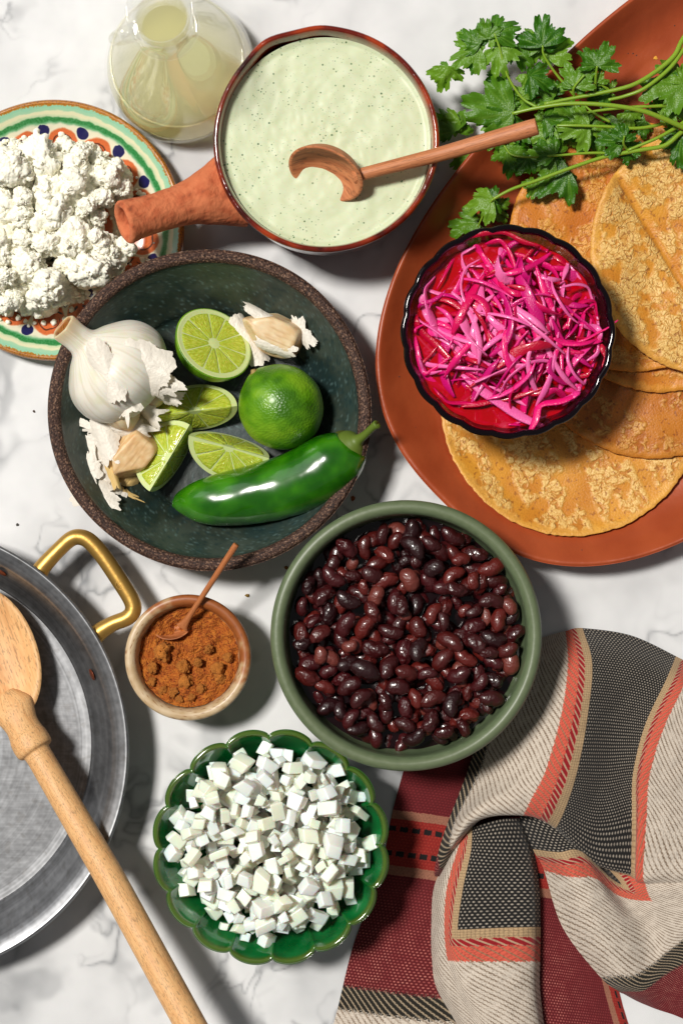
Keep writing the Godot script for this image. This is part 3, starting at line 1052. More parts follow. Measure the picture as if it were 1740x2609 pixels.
func cilantro() -> void:
	var green := vmat(0.38)
	green.backlight_enabled = true
	green.backlight = Color(0.62, 0.78, 0.22)
	tri(green, 0.012)
	bump(green, tile(noi(401, 0.03, 3)), 0.25)
	var stem := mat(Color(0.50, 0.63, 0.17), 0.32)
	stem.subsurf_scatter_enabled = true
	stem.subsurf_scatter_strength = 0.15
	var sprigs := [
		["cilantro sprig with the long bright stem and the large leaf by the pot", [
			[1620, 770, 40, 1440, 690, 46, 1290, 638, 49, 1080, 606, 50, 860, 598, 48, 660, 624, 45, 500, 660, 42, 11],
			[660, 624, 45, 560, 560, 44, 470, 420, 46, 425, 260, 50, 390, 160, 52, 6]], [
			[385, 165, 53, 30, 190, 10], [345, 195, 52, 97, 150, 14], [420, 250, 51, 268, 205, -4], [300, 250, 48, 203, 230, -6], [300, 228, 50, 150, 165, 4], [90, 365, 42, 262, 185, -14], [505, 655, 42, 176, 370, -2], [520, 235, 44, 300, 200, -8], [420, 430, 34, 250, 130, -8], [610, 420, 47, 332, 190, -4], [470, 640, 38, 205, 240, -10], [560, 560, 40, 70, 110, 16], [480, 610, 40, 75, 95, 20]]],
		["cilantro sprig along the top whose thick stems curve up at the right edge", [
			[1640, 90, 34, 1560, 205, 38, 1510, 300, 40, 1400, 395, 41, 1250, 482, 42, 1060, 530, 40, 900, 560, 38, 700, 600, 36, 11],
			[1640, 150, 33, 1568, 262, 38, 1480, 380, 40, 1330, 500, 41, 1200, 552, 39, 1100, 575, 38, 10],
			[900, 560, 38, 780, 420, 42, 700, 300, 46, 690, 235, 48, 6],
			[890, 560, 40, 885, 500, 46, 950, 420, 50, 6], [1015, 520, 40, 1022, 430, 47, 1030, 365, 52, 7], [1100, 510, 40, 1060, 480, 42, 990, 390, 44, 6]], [
			[690, 240, 48, 96, 225, 8], [680, 250, 44, 128, 190, -4], [670, 260, 40, 240, 120, -8], [712, 300, 40, 40, 210, 2], [900, 480, 44, 125, 170, 4], [893, 490, 48, 56, 185, 14], [1022, 362, 52, 132, 155, 8], [1036, 365, 53, 62, 185, 12], [1040, 470, 46, 75, 95, 22], [1100, 520, 40, 200, 160, -8], [1568, 480, 45, 182, 310, -2], [1568, 470, 45, 100, 130, 8], [1560, 600, 42, 150, 170, 4], [1480, 590, 40, 325, 220, -5], [760, 560, 38, 150, 170, -2], [640, 520, 36, 190, 150, -4], [760, 640, 36, 330, 170, -8], [880, 640, 34, 215, 150, -8]]],
		["lowest cilantro sprig trailing left over the tortillas towards the glass bowl", [
			[1600, 740, 36, 1540, 790, 38, 1450, 860, 38, 1300, 888, 38, 1080, 930, 37, 860, 1002, 37, 650, 1080, 36, 500, 1132, 36, 380, 1195, 35, 10],
			[1580, 710, 37, 1510, 755, 38, 1400, 815, 40, 1220, 890, 39, 9], [1190, 912, 39, 1000, 906, 40, 780, 922, 40, 620, 932, 38, 500, 918, 36, 450, 860, 36, 6],
			[380, 1195, 35, 340, 1250, 30, 285, 1370, 22, 5], [1225, 895, 39, 1195, 850, 46, 1200, 800, 50, 6]], [
			[378, 1196, 35, 196, 205, 0], [290, 1340, 20, 192, 225, -4], [380, 1240, 22, 318, 150, -6], [850, 1012, 37, 212, 290, -3], [650, 1085, 34, 250, 130, -8], [770, 915, 41, 150, 170, 2], [760, 935, 37, 190, 270, -6], [1190, 835, 44, 172, 190, 6], [1200, 835, 49, 92, 125, 20], [1232, 890, 42, 35, 100, 10], [1225, 900, 40, 262, 95, -8], [1555, 800, 41, 262, 220, -8], [460, 870, 37, 280, 170, -6], [480, 910, 35, 330, 190, -8], [600, 930, 36, 230, 150, -8]]],
		["cilantro sprig in the middle of the bunch with dark crinkled leaves", [
			[1560, 660, 33, 1440, 722, 34, 1280, 752, 35, 1100, 742, 36, 900, 735, 36, 780, 735, 34, 8], [1600, 600, 32, 1430, 612, 34, 1250, 620, 34, 1050, 640, 33, 900, 670, 32, 8], [1110, 712, 36, 1000, 650, 36, 920, 575, 36, 6]], [
			[980, 740, 38, 188, 230, 2], [790, 740, 36, 330, 160, -4], [760, 740, 36, 200, 200, -4], [900, 700, 34, 160, 190, -4], [870, 780, 32, 230, 150, -8], [700, 690, 37, 350, 180, 0], [1010, 700, 33, 255, 170, -8], [1150, 690, 32, 240, 150, -6], [1230, 650, 34, 275, 130, -6], [640, 740, 32, 285, 190, -8], [560, 800, 30, 250, 150, -8], [1060, 800, 30, 200, 200, -8], [1330, 700, 30, 205, 160, -8], [150, 770, 24, 128, 210, -2], [170, 700, 24, 200, 150, -6], [240, 930, 22, 200, 160, -6], [520, 700, 32, 235, 200, -8], [1420, 660, 34, 40, 160, 2]]]]
	var s := 500
	for q in sprigs:
		var o := thing("cilantro_sprig", q[0], "cilantro", Vector3.ZERO, "cilantro sprigs on the platter")
		for k in q[1]:
			var pts := []
			for j in (k.size() - 1) / 3:
				pts.append(Q(k[j * 3], k[j * 3 + 1], k[j * 3 + 2] + (5.0 if k[-1] > 7 else 2.0)))
			var w: float = k[-1] * 0.408 * S * 1.5
			var rad := []
			for j in pts.size():
				rad.append(w * mix(1.0, 0.62, float(j) / (pts.size() - 1)))
			var g := Geo.new()
			tube(g, pts, rad, 10, 8)
			put("stem", g.mesh(), stem, o)
		for k in q[2]:
			s += 1
			put("leaf", leaf(Q(k[0], k[1], k[2]), k[3], k[4] * 0.408 * S * 0.9, k[5], s, rnd(0.15, 0.75)), green, o)
			for extra in 2:
				put("leaf", leaf(Q(k[0] + rnd(-25, 25), k[1] + rnd(-20, 20), k[2] - rnd(2.0, 5.0)), k[3] + rnd(30, 75) * (1.0 if extra == 0 else -1.0), k[4] * 0.408 * S * rnd(0.42, 0.66), k[5] + rnd(-12, 8), s + 1000 * (extra + 1), rnd(0.2, 0.9)), green, o)

# ---------------------------------------------------------------- dark stoneware bowl
const BX := 534.0
const BY := 1044.0
func lime_bowl() -> void:
	var h := 0.045
	var at := P(BX, BY, h)
	at.y = 0.0
	var o := thing("stoneware_bowl", "wide dark green stoneware bowl with rough brown rim, holding limes and garlic", "bowl", at)
	var k := L(409, h) * 1000.0
	var prof := [Vector2(0, 0), Vector2(54, 0), Vector2(59, 3), Vector2(72, 21), Vector2(k - 1.6, 41), Vector2(k, 43.4), Vector2(k - 1.4, 45.2), Vector2(k - 4.2, 45.0), Vector2(k - 6.4, 43.4), Vector2(k - 9.0, 38), Vector2(k - 18, 26), Vector2(k - 31, 14.5), Vector2(k - 42, 9), Vector2(0, 7.6)]
	var wob := func(a: float, q: Vector2) -> float:
		return 1.0 + 0.004 * sin(a * 2.0 + 0.7) + 0.0025 * sin(a * 5.0)
	var no := noi(601, 30.0, 4)
	var sp := noi(603, 700.0, 2)
	var st := noi(607, 260.0, 3)
	var glaze := vmat(0.34)
	tri(glaze, 0.04)
	bump(glaze, tile(noi(605, 0.02, 4)), 0.07)
	var g := Geo.new()
	lathe(g, prof, 360, 14, wob, 1.0, 1.0, func(s: float, t: float, p: Vector3) -> Color:
		var n := no.get_noise_3dv(p)
		var a := TAU * s
		var r := Vector2(p.x, p.z).length() / k * 1000.0
		var c := Color(0.135, 0.165, 0.145).lerp(Color(0.20, 0.225, 0.195), ss(-0.2, 0.4, n))
		c = c.lerp(Color(0.12, 0.22, 0.24), ss(0.55, 0.2, r) * 0.6 + 0.35 * ss(0.0, 0.4, -n))
		c = c.lerp(Color(0.34, 0.40, 0.37), ss(0.72, 0.86, r + 0.08 * n) * ss(0.98, 0.90, r) * 0.35)
		c = c.lerp(Color(0.42, 0.52, 0.52), ss(0.30, 0.55, sp.get_noise_3dv(p)) * 0.5)
		return c.lerp(Color(0.10, 0.17, 0.19), ss(0.1, 0.5, st.get_noise_3dv(p)) * 0.4), 8.4 / 13.0, 1.0)
	put("glazed_inside", g.mesh(), glaze, o)
	var bare := vmat(0.7)
	tri(bare, 0.02)
	bump(bare, tile(noi(609, 0.05, 4)), 0.8)
	g = Geo.new()
	lathe(g, prof, 800, 12, wob, 1.0, 1.0, func(s: float, t: float, p: Vector3) -> Color:
		var n := sp.get_noise_3dv(p)
		return Color(0.27, 0.185, 0.15).lerp(Color(0.55, 0.43, 0.35), ss(0.18, 0.45, n)).lerp(Color(0.13, 0.08, 0.065), ss(0.15, 0.5, -n)), 4.0 / 13.0, 8.4 / 13.0)
	put("rim", g.mesh(), bare, o)
	g = Geo.new()
	lathe(g, prof, 120, 6, wob, 1.0, 1.0, func(_s: float, _t: float, p: Vector3) -> Color:
		return Color(0.21, 0.15, 0.125).lerp(Color(0.30, 0.22, 0.18), 0.5 + no.get_noise_3dv(p)), 0.0, 4.0 / 13.0)
	put("outside", g.mesh(), bare, o)

# ---------------------------------------------------------------- garlic
func flake(at: Vector3, turn: Basis, w: float, l: float, curve: float, s: int, rag := 0.3, up_end := 0.0) -> ArrayMesh:
	var no := noi(s, 1.0, 3)
	var g := Geo.new()
	g.grid(90, 9, func(u: float, t: float) -> Vector3:
		var a := TAU * u
		var c := cos(a)
		var d := sin(a)
		var sq := pow(pow(absf(c), 3.2) + pow(absf(d), 3.2), -1.0 / 3.2)
		var q := t * sq * (1.0 + rag * (1.3 * no.get_noise_2d(c * 1.1, d * 1.1) + 0.45 * no.get_noise_2d(c * 5.0, d * 5.0)) * ss(0.3, 1.0, t) + 0.5 * rag * pow(maxf(0.0, cos(a * 3.0 + s)), 14.0) * t)
		var x := c * q * l
		var z := d * q * w
		var y := -curve * z * z / w + up_end * x * x / l + 0.06 * w * no.get_noise_2d(x / l * 2.0 + 9.0, z / w * 2.0)
		return at + turn * Vector3(x, y, z), null, true, "up")
	return g.mesh()

func clove(g: Geo, a: Vector3, b: Vector3, w: float, hgt: float, keel: float, col = null) -> Geo:
	var before := g.v.size()
	var pts := [a, a.lerp(b, 0.08), a.lerp(b, 0.3), a.lerp(b, 0.55), a.lerp(b, 0.8), a.lerp(b, 0.95), b]
	var rad := []
	for q in [0.10, 0.42, 0.88, 1.0, 0.74, 0.36, 0.20]:
		rad.append(Vector2(w * q, hgt * q))
	var d := (b - a).normalized()
	tube(g, pts, rad, 36, 6, Vector3.UP, col)
	for k in range(before, g.v.size()):
		var p := g.v[k]
		var axis := a + d * (p - a).dot(d)
		var q := p - axis
		var side := d.cross(Vector3.UP).normalized()
		var up := side.cross(d)
		var ang := atan2(q.dot(up), q.dot(side))
		g.v[k] = axis + q * (1.0 + keel * cos(3.0 * (ang - PI / 2.0)))
	return g

func garlic() -> void:
	var white := vmat(0.42)
	white.subsurf_scatter_enabled = true
	white.subsurf_scatter_strength = 0.18
	white.rim_enabled = true
	white.rim = 0.2
	var paper := mat(Color(0.945, 0.92, 0.87), 0.5)
	paper.backlight_enabled = true
	paper.backlight = Color(0.55, 0.50, 0.42)
	tri(paper, 0.02)
	bump(paper, tile(noi(651, 0.03, 4)), 0.35)
	var tan := vmat(0.45)
	tan.subsurf_scatter_enabled = true
	tan.subsurf_scatter_strength = 0.15
	var cream := mat(Color(0.87, 0.74, 0.48), 0.5)
	cream.backlight_enabled = true
	cream.backlight = Color(0.5, 0.42, 0.25)
	# the whole bulb
	var at := D(278, 858, 0.036)
	var o := thing("garlic_bulb", "white garlic bulb with torn papery skin at the left of the dark bowl", "garlic", at)
	var ax := Vector3(-0.70, 0.42, -0.58).normalized()
	var side := ax.cross(Vector3.UP).normalized()
	o.basis = Basis(side, ax, side.cross(ax)).scaled(Vector3.ONE * 1.14)
	var line := noi(653, 1.0, 3)
	var prof := [Vector2(0, -17), Vector2(8, -18), Vector2(19, -16), Vector2(27.5, -5), Vector2(28.5, 4), Vector2(25, 13), Vector2(16.5, 20.5), Vector2(9.0, 25.5), Vector2(7.2, 31), Vector2(7.4, 38), Vector2(7.0, 40), Vector2(5.4, 39.5), Vector2(4.6, 36), Vector2(0, 35)]
	var ribs := func(a: float, q: Vector2) -> float:
		var m := ss(26.0, 6.0, q.y) * ss(-18.0, -4.0, q.y)
		return 1.0 + m * (0.018 * (absf(cos(a * 3.5 + 0.4)) - 0.6)) + 0.012 * sin(a * 2.0 + 1.0) + 0.05 * ss(22.0, 38.0, q.y) * sin(a * 5.0)
	var g := Geo.new()
	lathe(g, prof, 180, 7, ribs, 1.0, 1.0, func(s: float, t: float, p: Vector3) -> Color:
		var n := line.get_noise_2d(cos(TAU * s) * 38.0, sin(TAU * s) * 38.0 + p.y * 25.0)
		var c := Color(0.905, 0.885, 0.83).lerp(Color(0.80, 0.76, 0.66), ss(0.0, 0.5, n) * 0.55)
		c = c.lerp(Color(0.80, 0.82, 0.62), ss(0.15, 0.5, line.get_noise_2d(s * 9.0, p.y * 60.0)) * 0.3)
		c = c.lerp(Color(0.78, 0.66, 0.46), ss(0.030, 0.040, p.y) * 0.6)
		return c.lerp(Color(0.62, 0.40, 0.18), ss(0.0066, 0.005, Vector2(p.x, p.z).length()) * ss(0.03, 0.034, p.y)))
	put("bulb", g.mesh(), white, o)
	# fibres in the cut stem
	g = Geo.new()
	for k in 26:
		var a := rnd(0, TAU)
		var r := rnd(0, 0.0042)
		var p := Vector3(cos(a) * r, 0.0352, sin(a) * r)
		tube(g, [p, p + Vector3(rnd(-1, 1), 2.0, rnd(-1, 1)) * 0.001, p + Vector3(rnd(-2, 2), rnd(2.6, 4.2), rnd(-2, 2)) * 0.001], [0.0004, 0.0004, 0.0003], 5, 3)
	put("stem_fibres", g.mesh(), mat(Color(0.66, 0.42, 0.16), 0.8), o)
	var skins := [[-6, 30, 3, 0.3, 8, 16, 0.3, 0.26], [5, 22, 12, 0.9, 12, 14, 0.5, 0.3], [-8, 15, 22, 0.5, 10, 15, 0.4, 0.2]]
	var inv := o.transform.affine_inverse()
	# torn flaps and the cloves they bare, placed on the bulb
	var flaps := [[330, 838, 57, 0.55, 12, 17, 0.5, 701, 0.22], [352, 880, 52, 0.2, 9, 15, 0.6, 705, 0.4], [285, 905, 50, 1.3, 8, 13, 0.5, 703, 0.45], [240, 850, 61, 1.15, 7.5, 20, 0.5, 704, 0.12], [378, 905, 40, 0.5, 6, 10, 0.9, 706, 0.5], [345, 945, 34, 0.9, 6, 9, 0.9, 707, 0.6]]
	for q in flaps:
		var p := D(q[0], q[1], q[2] * 0.001 + 0.0065)
		var b := Basis(Vector3.UP, -q[3]) * Basis(Vector3.RIGHT, 0.25)
		var m := put("papery_skin", flake(Vector3.ZERO, Basis(), q[4] * 0.001, q[5] * 0.001, q[6], q[7], q[8]), paper, o)
		m.transform = inv * Transform3D(b, p)
	var tone := noi(655, 130.0, 3)
	var skin := func(s: float, t: float, p: Vector3) -> Color:
		var st := ss(0.15, 0.55, line.get_noise_2d(cos(TAU * s) * 9.0, sin(TAU * s) * 9.0 + t * 0.8))
		var flesh := Color(0.86, 0.74, 0.56).lerp(Color(0.91, 0.83, 0.69), 0.5 + tone.get_noise_3dv(p)).lerp(Color(0.62, 0.42, 0.24), ss(0.90, 0.98, t) * 0.7)
		return flesh.lerp(Color(0.66, 0.47, 0.29), 0.4 * st)
	for q in [[262, 905, 300, 985, 40, 11.5, 0.1], [318, 890, 372, 925, 38, 9.5, 0.1]]:
		g = Geo.new()
		clove(g, D(q[0], q[1], q[4] * 0.001), D(q[2], q[3], (q[4] - 8) * 0.001), q[5] * 0.001, q[5] * 0.00095, q[6], skin)
		var m := put("bared_clove", g.mesh(), tan, o)
		m.transform = inv
	# loose clove, right
	o = thing("garlic_clove", "loose garlic clove in split skin beside the halved lime", "garlic")
	g = Geo.new()
	faceted(g, 22, D(628, 766, 0.0265), Basis(Vector3.UP, -0.44), Vector3(0.0205, 0.0125, 0.0136), [[Vector3(0.1, 1, 0.15), 0.72], [Vector3(0, 0.45, 0.9), 0.72], [Vector3(0, 0.3, -1), 0.80], [Vector3(1, 0.2, 0.0), 0.82], [Vector3(-0.7, 0.2, 0.75), 0.70], [Vector3(-0.7, 0.2, -0.75), 0.72]], func(_s: float, _t: float, p: Vector3) -> Color:
		var st := ss(0.1, 0.5, tone.get_noise_3d(p.x * 0.006, p.y * 0.02, p.z * 0.05))
		return Color(0.85, 0.71, 0.52).lerp(Color(0.91, 0.82, 0.67), 0.5 + tone.get_noise_3dv(p * 0.02)).lerp(Color(0.62, 0.42, 0.24), maxf(0.6 * ss(0.6, 0.85, p.x), 0.35 * st)))
	put("clove_flesh", g.mesh(), tan, o)
	put("papery_skin", flake(D(576, 778, 0.020), Basis(Vector3.UP, -1.0) * Basis(Vector3.RIGHT, -0.5), 0.008, 0.017, 0.6, 711, 0.12), paper, o)
	put("papery_skin", flake(D(694, 765, 0.030), Basis(Vector3.UP, -1.05) * Basis(Vector3.RIGHT, 0.5), 0.0045, 0.010, 0.4, 712, 0.4), paper, o)
	put("papery_skin", flake(D(632, 800, 0.0335), Basis(Vector3.UP, -0.3) * Basis(Vector3.RIGHT, 0.55), 0.005, 0.012, 0.5, 713, 0.3), paper, o)
	put("papery_skin", flake(D(612, 728, 0.035), Basis(Vector3.UP, -0.5) * Basis(Vector3.RIGHT, -0.35), 0.004, 0.015, 0.6, 714, 0.2), paper, o)
	# clove in its husk, lower left
	o = thing("garlic_clove", "tan garlic clove lying in a torn white husk below the bulb", "garlic")
	g = Geo.new()
	faceted(g, 22, D(303, 1042, 0.0265), Basis(Vector3.UP, 0.92), Vector3(0.0185, 0.0120, 0.0142), [[Vector3(0, 1, 0.22), 0.66], [Vector3(0.1, 0.5, -0.8), 0.74], [Vector3(0, -0.1, 1), 0.80], [Vector3(1, 0.25, 0.1), 0.80], [Vector3(-0.75, 0.2, 0.7), 0.70], [Vector3(-0.8, 0.1, -0.6), 0.76]], func(_s: float, _t: float, p: Vector3) -> Color:
		var st := ss(0.1, 0.5, tone.get_noise_3d(p.x * 0.006, p.y * 0.02, p.z * 0.05))
		return Color(0.83, 0.66, 0.45).lerp(Color(0.90, 0.78, 0.60), 0.5 + tone.get_noise_3dv(p * 0.02)).lerp(Color(0.62, 0.42, 0.24), maxf(0.5 * ss(0.55, 0.85, p.x), 0.35 * st)))
	put("clove_flesh", g.mesh(), tan, o)
	var husk := [[240, 1005, 34, 1.2, 7, 15, 0.5, 721, 0.3, 0], [235, 1085, 27, 1.35, 9, 24, 0.5, 722, 0.22, 0], [225, 1132, 32, 0.75, 10, 13, 0.3, 723, 0.5, 0], [205, 1080, 30, 1.4, 5, 10, 0.3, 724, 0.6, 0], [262, 1148, 24, 1.0, 7, 11, 0.4, 725, 0.7, 0], [300, 1092, 19, -0.75, 8, 20, 0.6, 726, 0.18, 1], [330, 1055, 20, -0.85, 5, 17, 0.8, 727, 0.2, 1], [362, 1010, 22, -0.9, 7, 13, 0.8, 728, 0.3, 0], [300, 985, 33, 0.1, 6, 13, 0.6, 729, 0.35, 0], [335, 965, 24, 0.2, 7, 11, 0.5, 730, 0.4, 0], [215, 985, 30, 0.3, 4, 9, 0.3, 731, 0.6, 0], [280, 1130, 22, 0.6, 3, 13, 0.5, 732, 0.9, 1], [253, 1060, 31, 1.25, 3, 17, 0.9, 733, 0.2, 1]]
	for q in husk:
		put("papery_skin", flake(D(q[0], q[1], q[2] * 0.001), Basis(Vector3.UP, -q[3]) * Basis(Vector3.RIGHT, rnd(-0.45, 0.45)) * Basis(Vector3.BACK, rnd(-0.2, 0.2)), q[4] * 0.001, q[5] * 0.001, q[6], q[7], q[8]), cream if q[9] else paper, o)

# ---------------------------------------------------------------- limes
func rind_mat() -> StandardMaterial3D:
	var m := vmat(0.36)
	m.clearcoat_enabled = true
	m.clearcoat = 0.35
	m.clearcoat_roughness = 0.25
	tri(m, 0.016)
	m.uv1_triplanar_sharpness = 4.0
	return bump(m, tile(cell(751, 0.045)), 0.3)

func pulp_mat() -> StandardMaterial3D:
	var m := vmat(0.2)
	m.subsurf_scatter_enabled = true
	m.subsurf_scatter_strength = 0.35
	m.clearcoat_enabled = true
	m.clearcoat = 0.5
	m.clearcoat_roughness = 0.15
	return m

# one segment of pulp on a cut face in the x-z plane, between two angles
func pulp_segment(a0: float, a1: float, r: float, sx: float, s: int) -> ArrayMesh:
	var no := noi(s, 1.0, 3)
	var g := Geo.new()
	g.grid(22, 20, func(u: float, t: float) -> Vector3:
		var gap := 0.00022
		var q := r * mix(0.13, 0.865, pow(t, 0.8)) * (1.0 + 0.012 * no.get_noise_2d(u * 3.0, 7.0))
		var m := gap / maxf(q, 0.001)
		var a := mix(a0 + m, a1 - m, u)
		var b := sin(u * PI) * sin(minf(t * 1.05, 1.0) * PI)
		var y := 0.0003 * pow(maxf(b, 0.0), 0.35) + 0.00042 * no.get_noise_2d(u * 22.0 + s, t * 5.0) * ss(0.0, 0.2, b)
		if u == 0.0 or u == 1.0 or t == 0.0 or t == 1.0:
			y = -0.0003
		return Vector3(cos(a) * q * sx, y, sin(a) * q),
		func(u: float, t: float, _p: Vector3) -> Color:
			var v := no.get_noise_2d(u * 22.0 + s, t * 5.0)
			return Color(0.66, 0.70, 0.17).lerp(Color(0.80, 0.82, 0.36), clampf(0.45 + v * 1.3, 0.0, 1.0)), false, "up")
	return g.mesh()

func rind_color(p: Vector3, no: FastNoiseLite) -> Color:
	var n := no.get_noise_3dv(p)
	return Color(0.33, 0.53, 0.065).lerp(Color(0.46, 0.635, 0.12), ss(-0.2, 0.4, n)).lerp(Color(0.17, 0.34, 0.04), ss(0.1, 0.5, -n) * 0.6)

func limes() -> void:
	var rind := rind_mat()
	var pulp := pulp_mat()
	var pith := mat(Color(0.82, 0.85, 0.58), 0.45)
	pith.subsurf_scatter_enabled = true
	pith.subsurf_scatter_strength = 0.2
	var no := noi(761, 42.0, 3)
	# whole
	var o := thing("whole_lime", "whole green lime resting against the pepper", "lime", D(645, 934, 0.0335), "limes in the dark bowl")
	var g := Geo.new()
	var prof := [Vector2(0, -27.6), Vector2(1.6, -27.8), Vector2(4.5, -26.2), Vector2(11, -23.4), Vector2(19, -16.5), Vector2(24.2, -6), Vector2(24.7, 3), Vector2(22, 12), Vector2(15.5, 20), Vector2(8, 24.6), Vector2(4, 26.4), Vector2(2.2, 26.6), Vector2(0, 25.6)]
	var uneven := func(a: float, q: Vector2) -> float:
		return 1.0 + 0.012 * sin(a * 2.0 + 1.0) + 0.008 * sin(a * 5.0) * ss(28.0, 10.0, absf(q.y))
	lathe(g, prof, 120, 6, uneven, 1.0, 1.0, func(_s: float, _t: float, p: Vector3) -> Color:
		return rind_color(p, no).lerp(Color(0.55, 0.40, 0.2), ss(0.004, 0.0015, Vector2(p.x, p.z).length())))
	var b := put("rind", g.mesh(), rind, o)
	var ax := Vector3(-0.60, 0.25, -0.76).normalized()
	var side := ax.cross(Vector3.UP).normalized()
	b.basis = Basis(side, ax, side.cross(ax))
	g = Geo.new()
	tube(g, [Vector3(0, 0.0250, 0), Vector3(0.0002, 0.0265, 0), Vector3(0.0008, 0.0280, 0)], [0.0026, 0.0020, 0.0013], 10, 3)
	var st := put("stem_button", g.mesh(), mat(Color(0.62, 0.52, 0.30), 0.7), o)
	st.basis = b.basis
	# half, cut face up and to the right
	o = thing("halved_lime", "half lime with its cut face up between bulb and loose clove", "lime", D(492, 788, 0.0315), "limes in the dark bowl")
	var n := Vector3(0.40, 0.80, -0.42).normalized()
	var long := Vector3(0.62, 0.0, 0.66)
	long = (long - n * long.dot(n)).normalized()
	o.basis = Basis(long, n, long.cross(n))
	g = Geo.new()
	var hp := [Vector2(0, -23.5), Vector2(2.4, -23.4), Vector2(6, -22), Vector2(14, -17.5), Vector2(20.5, -9.5), Vector2(23.2, -1.5), Vector2(23.2, -0.3), Vector2(22.7, 0)]
	lathe(g, hp, 110, 6, null, 1.05, 1.0, func(_s: float, _t: float, p: Vector3) -> Color: return rind_color(p * 1.3, no).lerp(Color(0.55, 0.70, 0.2), 0.25 * ss(-0.008, 0.0, p.y)))
	put("rind", g.mesh(), rind, o)
	g = Geo.new()
	lathe(g, [Vector2(22.7, 0), Vector2(21.8, 0.15), Vector2(20.0, 0.0), Vector2(6, -0.15), Vector2(1.5, 0.1), Vector2(0, 0.15)], 90, 3, null, 1.05, 1.0)
	put("pith", g.mesh(), pith, o)
	for k in 10:
		var sm := put("pulp_segment", pulp_segment(TAU * (k + 0.1 * sin(k * 2.3)) / 10.0, TAU * (k + 1 + 0.1 * sin((k + 1) % 10 * 2.3)) / 10.0, 0.0232, 1.05, 770 + k), pulp, o)
		sm.position.y = 0.0001
	# wedges
	var w := [
		["lime wedge in the shade below the halved lime, cut faces nearly level", 350, 955, 545, 932, 72.0, 0.16],
		["upright lime wedge next to the husked garlic clove, its tip pointing up", 436, 975, 344, 1128, 78.0, -0.42],
		["lime wedge between the whole lime and the pepper", 434, 1000, 618, 1052, 74.0, -0.32]]
	for q in w:
		var pa := D(q[1], q[2], 0.032)
		var pb := D(q[3], q[4], 0.032)
		var r := 0.0235
		o = thing("lime_wedge", q[0], "lime", (pa + pb) * 0.5, "limes in the dark bowl")
		var x := (pb - pa).normalized()
		var z := x.cross(Vector3.UP).normalized()
		o.basis = Basis(x, Vector3.UP, z) * Basis(Vector3.RIGHT, q[6])
		var sx := (pb - pa).length() * 0.5 / r
		var half := deg_to_rad(q[5]) * 0.5
		g = Geo.new()
		g.grid(48, 24, func(s: float, t: float) -> Vector3:
			var la := mix(-half, half, t)
			var a := PI * s
			var rad := r * sin(a)
			return Vector3(-cos(a) * r * sx, -cos(la) * rad, sin(la) * rad), func(_s: float, _t: float, p: Vector3) -> Color: return rind_color(p * 1.2 + o.position, no), false, "vol", 1.0, 1.0, Vector3(0, -0.4 * r, 0))
		put("rind", g.mesh(), rind, o)
		for sgn in [-1.0, 1.0]:
			var f := Node3D.new()
			f.name = name_for("cut_face", o)
			o.add_child(f, true)
			# local x along the ridge, z down the face, y out of it
			var dn := Vector3(0, -cos(half), sgn * sin(half))
			var along: Vector3 = Vector3.RIGHT * sgn
			f.basis = Basis(along, dn.cross(along), dn)
			g = Geo.new()
			g.grid(40, 8, func(s: float, t: float) -> Vector3:
				var a := PI * s
				return Vector3(cos(a) * r * sx * t, 0.0, sin(a) * r * t), null, false, "up")
			put("pith", g.mesh(), pith, f)
			for k in 5:
				var sm := put("pulp_segment", pulp_segment(PI * (k + 0.01 + 0.12 * sin(k * 2.1 + q[1])) / 5.0 + 0.004, PI * (k + 0.99 + 0.12 * sin((k + 1) * 2.1 + q[1])) / 5.0 - 0.004, r, sx, 800 + k + int(q[1])), pulp, f)
				sm.position = Vector3(0, 0.0003, 0.0006)

